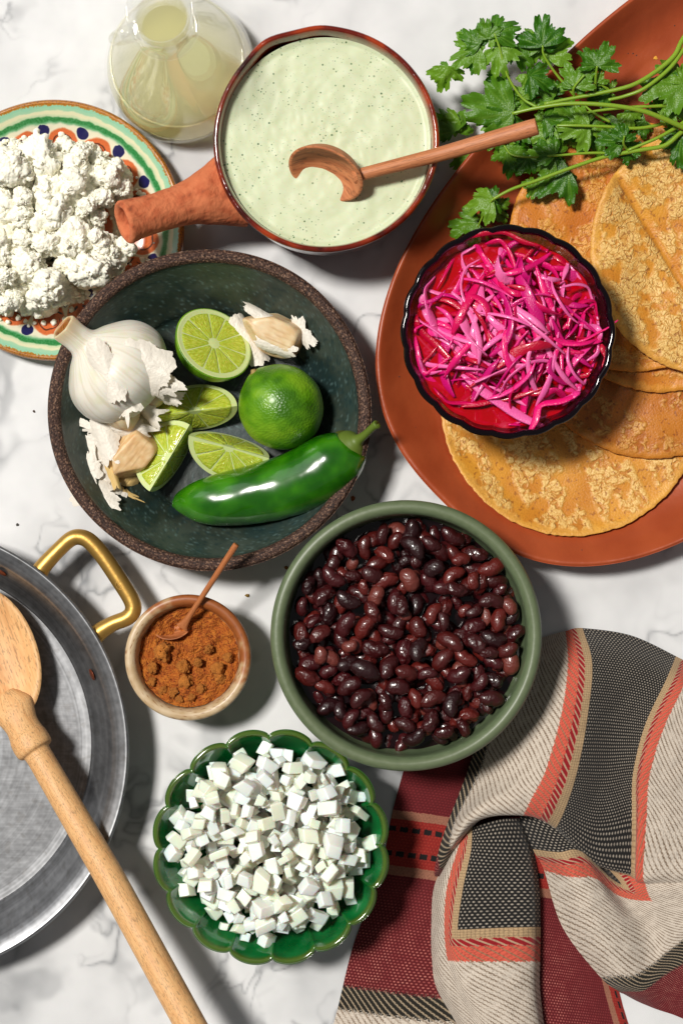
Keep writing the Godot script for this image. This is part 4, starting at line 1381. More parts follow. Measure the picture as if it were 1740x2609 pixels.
# ---------------------------------------------------------------- green pepper
func pepper() -> void:
	var o := thing("green_pepper", "glossy dark green chilli pepper with a short stem across the bowl", "pepper")
	var m := vmat(0.24)
	m.clearcoat_enabled = true
	m.clearcoat = 0.8
	m.clearcoat_roughness = 0.1
	m.subsurf_scatter_enabled = true
	m.subsurf_scatter_strength = 0.08
	tri(m, 0.05)
	bump(m, tile(noi(821, 0.012, 2)), 0.15)
	var no := noi(823, 45.0, 3)
	var pts := [D(399, 1154, 0.019), D(404, 1154, 0.019), D(425, 1152, 0.021), D(470, 1150, 0.024), D(550, 1142, 0.026), D(640, 1122, 0.029), D(715, 1092, 0.033), D(770, 1056, 0.037), D(803, 1030, 0.040), D(812, 1021, 0.041), D(812, 1021, 0.041)]
	var rad := []
	for q in [2.0, 4.0, 8.6, 14.2, 17.0, 18.3, 19.2, 18.0, 13.0, 8.0, 1.0]:
		rad.append(q * 0.001)
	var g := Geo.new()
	tube(g, pts, rad, 72, 10, Vector3.UP, func(s: float, t: float, p: Vector3) -> Color:
		var n := no.get_noise_3dv(p)
		return Color(0.12, 0.34, 0.032).lerp(Color(0.24, 0.50, 0.065), clampf(0.45 + n * 1.2, 0.0, 1.0)))
	# soft lengthwise lobes
	var a := D(399, 1154, 0.02)
	for k in g.v.size():
		var p := g.v[k]
		g.v[k] = p + Vector3(no.get_noise_3dv(p * 0.9), no.get_noise_3dv(p * 0.9 + Vector3(3, 0, 0)), no.get_noise_3dv(p * 0.9 + Vector3(0, 5, 0))) * 0.0007
	put("pepper_body", g.mesh(), m, o)
	var cm := mat(Color(0.36, 0.44, 0.14), 0.5)
	g = Geo.new()
	var c := D(806, 1024, 0.042)
	var dir := (D(866, 974, 0.060) - c).normalized()
	tube(g, [c - dir * 0.0015, c + dir * 0.002, c + dir * 0.005, c + dir * 0.008, D(838, 998, 0.052), D(856, 981, 0.058), D(866, 974, 0.060), D(866, 974, 0.060)], [0.0105, 0.0095, 0.0062, 0.0034, 0.0024, 0.0022, 0.0026, 0.0004], 20, 6)
	put("stem", g.mesh(), cm, o)
	g = Geo.new()
	tube(g, [c - dir * 0.004, c - dir * 0.002, c], [0.0122, 0.0118, 0.0085], 24, 4)
	put("calyx", g.mesh(), mat(Color(0.30, 0.33, 0.10), 0.55), o)

# ---------------------------------------------------------------- bowl of beans
func bean_bowl() -> void:
	var h := 0.068
	var at := P(1035, 1620, h)
	at.y = 0.0
	var o := thing("bean_bowl", "round matte sage green bowl full of dark cooked beans", "bowl", at)
	var k := L(346, h) * 1000.0
	var prof := [Vector2(0, 0), Vector2(44, 0), Vector2(50, 2), Vector2(66, 20), Vector2(k - 3.0, 50), Vector2(k - 0.3, 64), Vector2(k - 0.3, 67), Vector2(k - 2.2, 69.2), Vector2(k - 5.2, 69.4), Vector2(k - 7.6, 67.2), Vector2(k - 8.6, 63), Vector2(k - 10, 48), Vector2(58, 20), Vector2(40, 7), Vector2(0, 6)]
	var glaze := vmat(0.42)
	tri(glaze, 0.03)
	bump(glaze, tile(noi(841, 0.03, 4)), 0.05)
	var no := noi(843, 260.0, 3)
	var col := func(_s: float, _t: float, p: Vector3) -> Color:
		return Color(0.34, 0.40, 0.29).lerp(Color(0.39, 0.445, 0.335), 0.5 + no.get_noise_3dv(p)).lerp(Color(0.42, 0.44, 0.33), ss(0.067, 0.0695, p.y) * 0.35)
	var g := Geo.new()
	lathe(g, prof, 140, 5, null, 1.0, 1.0, col, 0.0, 5.0 / 14.0)
	put("outside", g.mesh(), glaze, o)
	g = Geo.new()
	lathe(g, prof, 180, 8, null, 1.0, 1.0, col, 5.0 / 14.0, 10.0 / 14.0)
	put("rim", g.mesh(), glaze, o)
	g = Geo.new()
	lathe(g, prof, 140, 5, null, 1.0, 1.0, col, 10.0 / 14.0, 1.0)
	put("inside", g.mesh(), glaze, o)
	var wet := mat(Color(0.085, 0.022, 0.035), 0.1)
	g = Geo.new()
	var sw := noi(845, 90.0, 2)
	g.grid(90, 20, func(s: float, t: float) -> Vector3:
		var p := Vector3(cos(TAU * s), 0, sin(TAU * s)) * (t * (k - 9.7) * 0.001)
		p.y = 0.0470 + 0.0012 * sw.get_noise_2d(p.x, p.z)
		return p, null, true, "up")
	var liq := put("bean_liquor", g.mesh(), wet)
	liq.position = at
	tag(liq, "dark purple black cooking liquid between the beans", "bean liquid")
	# beans
	var kinds := []
	for s in 8:
		kinds.append(bean(850 + s, s >= 6))
	var mats := []
	for c in [Color(0.29, 0.07, 0.06), Color(0.22, 0.042, 0.05), Color(0.36, 0.10, 0.08), Color(0.15, 0.032, 0.045), Color(0.25, 0.05, 0.065), Color(0.42, 0.19, 0.16)]:
		var m := mat(c, 0.38)
		m.clearcoat_enabled = true
		m.clearcoat = 0.5
		m.clearcoat_roughness = 0.1
		tri(m, 0.012)
		bump(m, tile(noi(871 + mats.size(), 0.02, 4)), 0.35)
		mats.append(m)
	var out := pack(299, func(_i: int) -> float: return 0.0047 * rnd(0.72, 1.14),
		func(_i: int) -> Vector2:
			var a := rnd(0, TAU)
			var d := sqrt(rnd()) * (k - 14.5) * 0.001
			return Vector2(cos(a), sin(a)) * d,
		func(x: float, z: float) -> float: return 0.0415 + 0.003 * sw.get_noise_2d(x * 0.5, z * 0.5) + 0.0025 * (1.0 - (x * x + z * z) / 0.0042), 7, 0.86)
	for q in out:
		var i := rng.randi() % 100
		var shade := 5 if i % 12 == 0 else rng.randi() % 5
		var b := put("bean", kinds[i % 6 if i < 92 else 6 + i % 2], mats[shade])
		b.position = at + q[0]
		b.rotation = Vector3(rnd(-0.5, 0.5), rnd(0, TAU), rnd(-0.45, 0.45))
		b.scale = Vector3.ONE * (q[1] / 0.005) * rnd(0.95, 1.12)
		var sized: String = "large" if q[1] > 0.0052 else ("middling" if q[1] > 0.0041 else "small")
		var look: String = ["reddish brown", "dark red", "light red brown", "near black", "maroon", "pale pinkish"][shade]
		tag(b, "%s %s %s %s of the sage green bowl" % [sized, look, "whole bean" if i < 92 else "split bean", whereabouts(q[0].x, q[0].z, 0.066)], "bean", "cooked beans in the green bowl")

func bean(s: int, split: bool) -> ArrayMesh:
	var no := noi(s, 130.0, 3)
	var rg := RandomNumberGenerator.new()
	rg.seed = s
	var e := Vector3(rg.randf_range(6.8, 8.3), rg.randf_range(4.1, 4.6), rg.randf_range(4.4, 5.1)) * 0.001
	var k := rg.randf_range(6.0, 22.0)
	var g := Geo.new()
	lump(g, 12, Vector3.ZERO, func(d: Vector3) -> float: return 1.0)
	for i in g.v.size():
		var d := g.v[i]
		var p := Vector3(d.x * e.x, d.y * e.y, d.z * e.z)
		p.z += k * p.x * p.x - 0.0008 * exp(-pow(p.x / 0.0016, 2.0)) * ss(0.2, 0.9, d.z)
		p *= 1.0 + (0.09 if s % 3 else 0.20) * no.get_noise_3dv(p * (1.0 if s % 3 else 1.8))
		if split:
			var cut := absf(d.y + 0.5 * d.z - 0.1)
			p *= 1.0 - 0.20 * exp(-cut * cut * 120.0)
			p += Vector3(0, 0.0007, -0.0005) * signf(d.y + 0.5 * d.z - 0.1)
		g.v[i] = p
	return g.mesh()

# ---------------------------------------------------------------- little bowl of ground spice
func spice_bowl() -> void:
	var h := 0.041
	var at := P(479, 1676, h)
	at.y = 0.0
	var o := thing("spice_bowl", "small cream bowl with rusty brown rim, full of ground spice", "bowl", at)
	var k := L(161, h) * 1000.0
	var prof := [Vector2(0, 0), Vector2(20, 0), Vector2(24, 2), Vector2(33, 16), Vector2(k - 0.8, 34), Vector2(k, 39), Vector2(k - 1.6, 41.2), Vector2(k - 4.6, 41.0), Vector2(k - 6.6, 38), Vector2(k - 8.0, 30), Vector2(24, 12), Vector2(15, 6), Vector2(0, 5)]
	var no := noi(881, 110.0, 3)
	var sp := noi(883, 900.0, 2)
	var glaze := vmat(0.38)
	var g := Geo.new()
	lathe(g, prof, 140, 8, null, 1.0, 1.0, func(s: float, _t: float, p: Vector3) -> Color:
		var n := no.get_noise_3dv(p)
		var a := angle_difference(TAU * s, -0.95)
		var rust := ss(1.5, 0.7, absf(a) + 0.8 * n) * ss(0.028, 0.036, p.y)
		var c := Color(0.80, 0.71, 0.58).lerp(Color(0.72, 0.61, 0.46), 0.5 + n)
		c = c.lerp(Color(0.56, 0.28, 0.12), clampf(rust, 0.0, 1.0) * 0.85)
		return c.lerp(Color(0.45, 0.25, 0.13), ss(0.42, 0.6, sp.get_noise_3dv(p)) * 0.8))
	put("bowl_body", g.mesh(), glaze, o)
	var pm := vmat(0.95)
	tri(pm, 0.02)
	bump(pm, tile(noi(885, 0.06, 4)), 1.2)
	var big := noi(887, 75.0, 2)
	var mid := noi(888, 420.0, 3)
	var tone := noi(889, 160.0, 3)
	var pc := func(_s: float, _t: float, p: Vector3) -> Color:
		var n := tone.get_noise_3dv(p)
		var m := sp.get_noise_3dv(p)
		return Color(0.62, 0.315, 0.095).lerp(Color(0.74, 0.43, 0.15), clampf(0.5 + n, 0.0, 1.0)).lerp(Color(0.40, 0.15, 0.04), ss(0.2, 0.55, m)).lerp(Color(0.78, 0.52, 0.22), ss(0.2, 0.5, -m) * 0.6)
	g = Geo.new()
	g.grid(150, 70, func(s: float, t: float) -> Vector3:
		var p := Vector3(cos(TAU * s), 0, sin(TAU * s)) * (t * (k - 7.6) * 0.001)
		var dig := Vector2(p.x + 0.008, p.z + 0.013).length()
		p.y = 0.0308 + 0.0035 * big.get_noise_2d(p.x, p.z) + 0.0014 * mid.get_noise_2d(p.x, p.z) + 0.0035 * ss(0.0, 0.02, p.z) - 0.004 * ss(0.013, 0.004, dig)
		return p, pc, true, "up")
	var heap := put("ground_spice", g.mesh(), pm)
	heap.position = at
	tag(heap, "rusty orange ground spice filling the small cream bowl", "spice")
	var kinds := []
	for q in 4:
		kinds.append(crumble(890 + q, 10, 14))
	var cm := mat(Color(0.80, 0.49, 0.18), 0.95)
	tri(cm, 0.02)
	bump(cm, pm.heightmap_texture, 1.2)
	var spots := [[372, 1500, 5.2], [378, 1488, 4.0], [420, 1530, 4.2], [352, 1535, 3.2], [350, 1565, 3.0], [430, 1565, 4.6], [398, 1590, 3.2], [500, 1535, 4.0], [505, 1555, 4.0], [465, 1580, 3.2], [440, 1600, 3.0], [480, 1490, 3.2], [525, 1510, 3.0], [410, 1605, 2.6], [375, 1585, 2.8], [455, 1520, 3.0]]
	for q in spots:
		var c := put("spice_clump", kinds[rng.randi() % 4], cm)
		c.position = D(q[0], q[1], 0.034)
		c.scale = Vector3.ONE * (q[2] / 10.0)
		c.rotation = Vector3(rnd(0, 6), rnd(0, 6), rnd(0, 6))
		tag(c, "%s clump %s of the ground spice in the cream bowl" % ["large" if q[2] > 4.1 else ("middling" if q[2] > 3.1 else "small"), whereabouts(c.position.x - at.x, c.position.z - at.z, 0.029)], "spice", "clumps of spice in the cream bowl")
	var wm := mat(Color.WHITE, 0.55)
	wm.albedo_texture = wood(Color(0.74, 0.46, 0.27), Color(0.55, 0.29, 0.15), 895, 0.4)
	var sp2 := thing("spice_spoon", "tiny wooden spoon with a thin handle standing in the ground spice", "spoon", D(396, 1441, 0.0285))
	g = Geo.new()
	lathe(g, [Vector2(0, -5), Vector2(6, -4), Vector2(9.6, 0), Vector2(9.4, 0.7), Vector2(8.4, 0.2), Vector2(5, -2.6), Vector2(0, -3.6)], 40, 4, null, 1.15, 0.85)
	for i in g.v.size():
		g.uv[i] = Vector2(g.v[i].z * 9.0 + 0.5, g.v[i].x * 7.0 + 0.5)
	var hd := put("spoon_head", g.mesh(), wm, sp2)
	hd.basis = Basis(Vector3.UP, 0.15) * Basis(Vector3.RIGHT, -0.55)
	g = Geo.new()
	var a0 := D(424, 1432, 0.036) - sp2.position
	var a1 := D(541, 1253, 0.066) - sp2.position
	tube(g, [a0 - (a1 - a0) * 0.05, a0, a0.lerp(a1, 0.15), a0.lerp(a1, 0.5), a0.lerp(a1, 0.97), a1], [Vector2(0.004, 0.0012), Vector2(0.0026, 0.0015), Vector2(0.0017, 0.0016), Vector2(0.0017, 0.0017), Vector2(0.0019, 0.0018), Vector2(0.0014, 0.0014)], 14, 8)
	put("handle", g.mesh(), wm, sp2)

# ---------------------------------------------------------------- pan and long spoon
func pan() -> void:
	var h := 0.035
	var at := P(-250, 1913, h)
	at.y = 0.0
	var o := thing("steel_pan", "worn grey steel pan with a brass loop handle, cut by the left edge", "pan", at)
	var k := L(579, h) * 1000.0
	var prof := [Vector2(0, 0.0), Vector2(100, 0.0), Vector2(108, 1.9), Vector2(k - 4, 30.0), Vector2(k - 0.8, 33.0), Vector2(k, 34.0), Vector2(k - 0.7, 35.0), Vector2(k - 2.4, 35.0), Vector2(k - 8.5, 31.9), Vector2(k - 12, 27.8), Vector2(k - 20, 12.8), Vector2(k - 26, 4.9), Vector2(k - 33, 2.5), Vector2(0, 2.2)]
	var n1 := noi(901, 0.012, 4)
	var n2 := noi(903, 0.08, 2)
	var t := picture(1024, 1024, func(x: float, y: float) -> Color:
		var dx := x - 512.0
		var dy := y - 512.0
		var r := sqrt(dx * dx + dy * dy)
		var q := 60.0 / maxf(r, 1.0)
		var a := n1.get_noise_2d(x, y)
		var ring := n2.get_noise_3d(dx * q * 0.05, dy * q * 0.05, r * 1.2)
		var brush := n2.get_noise_2d(x * 0.10, y * 1.6) if r < 375.0 else ring
		var sc := n2.get_noise_2d(x * 0.6, y * 0.6)
		var v := 0.52 + 0.06 * a + 0.05 * ring + 0.035 * brush + 0.04 * sc
		v += 0.05 * ss(380.0, 400.0, r) - 0.06 * ss(3.0, 0.0, absf(r - 384.0))
		var d := ss(0.36, 0.55, n2.get_noise_2d(x * 0.35 + 90.0, y * 0.35))
		return Color(v, v * 1.008, v * 1.025).lerp(Color(0.30, 0.27, 0.24), d * 0.12))
	var steel := mat(Color.WHITE, 0.40, 0.88)
	steel.albedo_texture = t
	steel.uv1_scale = Vector3(1, 1, 1)
	var g := Geo.new()
	lathe(g, prof, 220, 6)
	for i in g.v.size():
		g.uv[i] = Vector2(0.5 + g.v[i].x * 3.65, 0.5 + g.v[i].z * 3.65)
	put("pan_body", g.mesh(), steel, o)
	# brass loop
	var brass := mat(Color(0.76, 0.60, 0.31), 0.40, 0.75)
	tri(brass, 0.04)
	bump(brass, tile(noi(905, 0.03, 4)), 0.08)
	var hp := []
	for q in [[88, 1318, 36], [104, 1296, 37], [136, 1262, 38], [163, 1238, 39], [184, 1233, 39], [207, 1243, 39], [236, 1275, 39], [272, 1328, 39], [302, 1377, 39], [306, 1402, 39], [292, 1419, 39], [262, 1431, 38], [236, 1446, 37], [216, 1462, 36]]:
		hp.append(D(q[0], q[1], q[2] * 0.00072) - at)
	g = Geo.new()
	tube(g, hp, [0.0056, 0.0050, 0.0046, 0.0047, 0.0048, 0.0050, 0.0051, 0.0051, 0.0050, 0.0050, 0.0048, 0.0047, 0.0052, 0.0058], 28, 7)
	var loop := put("brass_handle", g.mesh(), brass, o)
	g = Geo.new()
	g.grid(30, 8, func(s: float, tt: float) -> Vector3:
		var a := TAU * tt
		return Vector3(cos(TAU * s) * (0.0028 + 0.00022 * cos(a)), 0.0002 * sin(a), sin(TAU * s) * (0.0021 + 0.00022 * cos(a))), null, true, "vol")
	for q in 4:
		g.grid(6, 4, func(s: float, tt: float) -> Vector3:
			var a := PI * tt
			return Vector3((q - 1.5) * 0.0009 + 0.0003 * cos(TAU * s) * sin(a), 0.0003 * cos(a), 0.001 * sin(TAU * s) * sin(a)), null, true, "vol", 1.0, 1.0, Vector3((q - 1.5) * 0.0009, 0, 0))
	var stamp := put("stamped_mark", g.mesh(), brass, loop)
	stamp.position = D(276, 1344, 0.0330) - at
	stamp.rotation.y = -1.0
	# copper rivets
	for q in [[12, 1443, 25], [252, 1712, 25]]:
		var p := P(q[0], q[1], q[2] * 0.001) - at
		var out := Vector3(p.x, 0, p.z).normalized()
		var nrm := (-out * 0.93 + Vector3.UP * 0.36).normalized()
		g = Geo.new()
		g.grid(20, 6, func(s: float, tt: float) -> Vector3: return Vector3(cos(TAU * s) * sin(tt * PI * 0.5) * 0.0038, cos(tt * PI * 0.5) * 0.0009, sin(TAU * s) * sin(tt * PI * 0.5) * 0.0038), null, true, "up")
		var rv := put("copper_rivet", g.mesh(), mat(Color(0.50, 0.26, 0.17), 0.45, 0.6), o)
		var sd := nrm.cross(Vector3.UP).normalized()
		var rr: float = (k - 13.6 - (27.0 - q[2]) * 0.5) * 0.001
		rv.transform = Transform3D(Basis(sd, nrm, sd.cross(nrm)), out * rr + Vector3(0, q[2] * 0.001, 0))
	# long spoon
	var wm := mat(Color.WHITE, 0.55)
	wm.albedo_texture = wood(Color(0.90, 0.71, 0.49), Color(0.80, 0.56, 0.34), 911, 0.5)
	bump(wm, wm.albedo_texture, 0.1)
	var sp := thing("wooden_spoon", "long beech wooden spoon lying in the steel pan, handle over its rim", "spoon", D(-8, 1500, 0.0215))
	g = Geo.new()
	lathe(g, [Vector2(0, -13), Vector2(12, -12), Vector2(21, -6.5), Vector2(25.4, 0), Vector2(25.2, 1.6), Vector2(23.6, 1.9), Vector2(21.5, 0.6), Vector2(17, -3), Vector2(9, -6.5), Vector2(0, -7.6)], 72, 5, null, 1.62, 0.96)
	for i in g.v.size():
		g.uv[i] = Vector2(g.v[i].z * 10.0 + 0.5, g.v[i].x * 7.0 + 0.5)
	var head := put("spoon_head", g.mesh(), wm, sp)
	head.basis = Basis(Vector3.UP, -deg_to_rad(69.0)) * Basis(Vector3.BACK, 0.07) * Basis(Vector3.RIGHT, -0.10)
	g = Geo.new()
	var c0 := D(38, 1640, 0.026) - sp.position
	var c1 := D(66, 1694, 0.030) - sp.position
	var c2 := D(82, 1722, 0.032) - sp.position
	var c3 := D(92, 1738, 0.033) - sp.position
	var c4 := D(250, 2010, 0.0475) - sp.position
	var c5 := D(458, 2390, 0.066) - sp.position
	var pts := [c0 + (c0 - c1) * 0.9, c0 + (c0 - c1) * 0.35, c0, c0.lerp(c1, 0.45), c0.lerp(c1, 0.8), c1, c1.lerp(c2, 0.6), c2, c2.lerp(c3, 0.35), c3]
	var rad := []
	for q in [[6, 4], [12.5, 7], [12.0, 8.2], [10.2, 8.6], [10.6, 9.6], [11.4, 10.6], [11.6, 10.9], [10.9, 10.4], [8.4, 8.3], [8.0, 8.0]]:
		rad.append(Vector2(q[0], q[1]) * 0.001)
	tube(g, pts, rad, 40, 6)
	put("collar", g.mesh(), wm, sp)
	g = Geo.new()
	tube(g, [c2, c3, c3.lerp(c4, 0.35), c3.lerp(c4, 0.7), c4, c4.lerp(c5, 0.35), c4.lerp(c5, 0.7), c5], [0.0079, 0.0080, 0.0083, 0.0086, 0.0088, 0.0089, 0.0090, 0.0090], 36, 8, Vector3.UP, null, null, 3.0)
	put("handle", g.mesh(), wm, sp)

# ---------------------------------------------------------------- scalloped bowl of onion
func onion_bowl() -> void:
	var h := 0.05
	var at := P(690, 2159, h)
	at.y = 0.0
	var o := thing("scalloped_bowl", "glossy emerald green scalloped bowl heaped with diced onion", "bowl", at)
	var k := L(302, h) * 1000.0
	var rib := func(a: float, q: Vector2) -> float:
		var m := pow(absf(sin(a * 8.0 + 0.12)), 0.55)
		return 1.0 - 0.062 * (1.0 - m) * ss(3.0, 30.0, q.y)
	var prof := [Vector2(0, 0), Vector2(27, 0), Vector2(33, 3), Vector2(52, 20), Vector2(k - 1.2, 46), Vector2(k, 49), Vector2(k - 0.9, 50.6), Vector2(k - 2.6, 50.2), Vector2(k - 5, 46), Vector2(52, 25), Vector2(36, 11), Vector2(22, 6.4), Vector2(0, 6)]
	var no := noi(931, 60.0, 3)
	var glaze := vmat(0.12)
	glaze.clearcoat_enabled = true
	glaze.clearcoat = 0.8
	glaze.clearcoat_roughness = 0.05
	var g := Geo.new()
	lathe(g, prof, 384, 8, rib, 1.0, 1.0, func(s: float, t: float, p: Vector3) -> Color:
		var n := no.get_noise_3dv(p)
		var c := Color(0.045, 0.33, 0.155).lerp(Color(0.085, 0.44, 0.22), 0.5 + n)
		var edge := ss(0.0470, 0.0500, p.y)
		c = c.lerp(Color(0.36, 0.38, 0.14), edge * 0.75)
		var m := absf(sin(TAU * s * 8.0 + 0.12))
		return c.lerp(Color(0.16, 0.42, 0.18), ss(0.22, 0.0, m) * 0.45))
	put("bowl_body", g.mesh(), glaze, o)
	var mats := []
	for c in [Color(0.985, 0.965, 0.935), Color(0.98, 0.96, 0.91), Color(0.99, 0.975, 0.95), Color(0.97, 0.955, 0.87)]:
		var m := mat(c, 0.3)
		m.subsurf_scatter_enabled = true
		m.subsurf_scatter_strength = 0.45
		tri(m, 0.01)
		bump(m, tile(noi(941 + mats.size(), 0.03, 3)), 0.1)
		m.clearcoat_enabled = true
		m.clearcoat = 0.35
		m.clearcoat_roughness = 0.15
		mats.append(m)
	var kinds := []
	for q in 14:
		kinds.append(dice(950 + q))
	var centre := P(694, 2140, 0.045) - at
	var out := pack(470, func(_i: int) -> float: return 0.0058 * rnd(0.66, 1.2) * 0.79,
		func(i: int) -> Vector2:
			var a := rnd(0, TAU)
			var d := sqrt(rnd()) * mix(0.0610, 0.047, ss(180.0, 470.0, float(i)))
			return Vector2(centre.x + cos(a) * d, centre.z + sin(a) * d),
		func(x: float, z: float) -> float:
			var r := sqrt(x * x + z * z) * 1000.0
			return 0.001 * (6.0 + 0.9 * maxf(0.0, r - 24.0) + 0.02 * r), 4, 0.86)
	var under := Geo.new()
	var raw := []
	for q in 4:
		raw.append(dice_shape(970 + q))
	for n in out.size():
		var q: Array = out[n]
		var turn := Vector3(rnd(-0.5, 0.5), rnd(0, TAU), rnd(-0.5, 0.5)) if rnd() < 0.55 else Vector3(rnd(0, 6), rnd(0, 6), rnd(0, 6))
		var big: float = q[1] / 0.0065
		if n < out.size() - 296:           # the bottom of the heap
			under.join(raw[n % 4], Transform3D(Basis.from_euler(turn).scaled(Vector3.ONE * big), at + q[0]))
			continue
		var tint := mini(3, rng.randi() % 7) if rng.randi() % 3 else 0
		var c := put("onion_dice", kinds[rng.randi() % 14], mats[tint])
		c.position = at + q[0]
		c.rotation = turn
		c.scale = Vector3.ONE * big
		var sized: String = "large" if big > 0.82 else ("middling" if big > 0.64 else "small")
		var tall: String = "on top" if q[0].y > 0.045 else ("half way up" if q[0].y > 0.028 else "low down")
		tag(c, "%s %s onion dice %s, %s of the bowl" % [sized, ["white", "off white", "bright white", "yellowish"][tint], tall, whereabouts(q[0].x, q[0].z, 0.062)], "onion", "diced onion in the scalloped bowl")
	var low := put("onion_bits", under.mesh(), mats[1])
	tag(low, "diced onion packed at the bottom of the heap in the scalloped bowl", "onion")
	low.set_meta("kind", "stuff")

# a cut cube with skewed faces and softened edges
func dice(s: int) -> ArrayMesh:
	return dice_shape(s).mesh()

func dice_shape(s: int) -> Geo:
	var rg := RandomNumberGenerator.new()
	rg.seed = s
	var e := Vector3(rg.randf_range(4.6, 7.6), rg.randf_range(2.6, 5.6), rg.randf_range(4.0, 6.4)) * 0.001
	var sk := Vector3(rg.randf_range(-0.25, 0.25), rg.randf_range(-0.2, 0.2), rg.randf_range(-0.25, 0.25))
	var tp := Vector2(rg.randf_range(-0.22, 0.22), rg.randf_range(-0.2, 0.2))
	var bow := rg.randf_range(-0.12, 0.12)
	var g := Geo.new()
	var b := 0.13
	lump(g, 8, Vector3.ZERO, func(_d: Vector3) -> float: return 1.0)
	for i in g.v.size():
		var d := g.v[i]
		d /= maxf(absf(d.x), maxf(absf(d.y), absf(d.z)))
		# squeeze the grid so that its last rows round the edges
		var c := Vector3.ZERO
		for ax in 3:
			c[ax] = clampf(d[ax] * 1.22, -1.0, 1.0)
		var inner := c * (1.0 - b)
		d = inner + (c - inner).normalized() * b * 1.2 if (c - inner).length() > 0.0 else c
		var p := d
		p.x += sk.x * d.y + tp.x * d.x * d.z
		p.z += sk.z * d.y + sk.y * d.x + tp.y * d.z * d.y
		p.y += bow * (d.x * d.x - 0.4)
		g.v[i] = Vector3(p.x * e.x, p.y * e.y, p.z * e.z)
	return g

# ---------------------------------------------------------------- striped towel
func weave(a: float, b: float, tone: FastNoiseLite, fuzz: FastNoiseLite) -> Color:
	var d := maxf(maxf(a, -210.0 - a), b)
	var e := b if d > b else a           # along the stripe
	var f := fuzz.get_noise_2d(a, b)
	var cell8 := Vector2(fposmod(a / 8.0 + 0.5 * fposmod(floor(b / 7.0), 2.0), 1.0) - 0.5, fposmod(b / 7.0, 1.0) - 0.5)
	var dot := ss(0.36, 0.20, sqrt(cell8.x * cell8.x + cell8.y * cell8.y))
	var linen := Color(0.86, 0.81, 0.75)
	var brown := Color(0.45, 0.36, 0.28)
	# the diagonal of a twill, chopped into stitches
	var di := fposmod((a + b) / 15.0, 1.0)
	var st := fposmod((a - b) / 11.0 + 0.5 * floor((a + b) / 15.0), 1.0)
	var rib := ss(0.26, 0.42, absf(di - 0.5)) * ss(0.42, 0.26, absf(st - 0.5)) + 0.22 * ss(0.38, 0.48, absf(st - 0.5))
	var t := tone.get_noise_2d(a, b)
	var c: Color
	var w := 4.0 * f
	if d < 0.0:
		c = Color(0.072, 0.064, 0.06).lerp(Color(0.74, 0.695, 0.63), clampf(dot * (0.92 + 0.5 * f), 0.0, 1.0))
	elif d < 22.0 + w:
		var grid := ss(0.28, 0.45, absf(fposmod(a / 6.0, 1.0) - 0.5)) + ss(0.28, 0.45, absf(fposmod(b / 6.0, 1.0) - 0.5))
		c = Color(0.76, 0.64, 0.48).lerp(Color(0.42, 0.33, 0.25), 0.38 * grid)
	elif d < 39.0 + w:
		var z := fposmod((e + d * 1.3) / 18.0, 1.0)
		c = Color(0.74, 0.62, 0.50).lerp(Color(0.60, 0.035, 0.085), ss(0.36, 0.29, absf(z - 0.5)))
	elif d < 76.0 + w:
		var z := fposmod((e + d * 1.0) / 18.0, 1.0)
		c = Color(0.87, 0.37, 0.29).lerp(Color(0.62, 0.47, 0.35), ss(0.34, 0.44, absf(z - 0.5)) * 0.9)
		c = c.darkened(0.16 * ss(0.3, 0.46, absf(st - 0.5)))
	elif d < 305.0 + w * 3.0:
		c = linen.lerp(brown, clampf(rib * (0.80 + 0.8 * t), 0.0, 0.9))
	elif d < 362.0 + w * 3.0:
		c = Color(0.105, 0.09, 0.062).lerp(Color(0.72, 0.64, 0.53), clampf(ss(0.22, 0.42, absf(di - 0.5)) - 0.6 * ss(0.36, 0.46, absf(st - 0.5)), 0.0, 1.0))
	else:
		c = Color(0.37, 0.028, 0.062).lerp(Color(0.77, 0.47, 0.42), clampf(dot * (0.62 + 0.5 * t), 0.0, 1.0) * ss(700.0, 400.0, d) + dot * 0.22)
		var q := d + 2.0 * f
		if q > 640.0 and q < 662.0 or q > 772.0 and q < 794.0:
			c = c.lerp(Color(0.66, 0.50, 0.38), 0.75)
		elif q >= 662.0 and q <= 772.0:
			c = Color(0.56, 0.11, 0.08).lerp(Color(0.70, 0.28, 0.2), dot * 0.5)
			if (absf(q - 690.0) < 6.0 or absf(q - 748.0) < 6.0) and fposmod(e / 26.0, 1.0) < 0.62:
				c = Color(0.05, 0.04, 0.04)
	return c.darkened(0.26 * maxf(0.0, f) + 0.04)

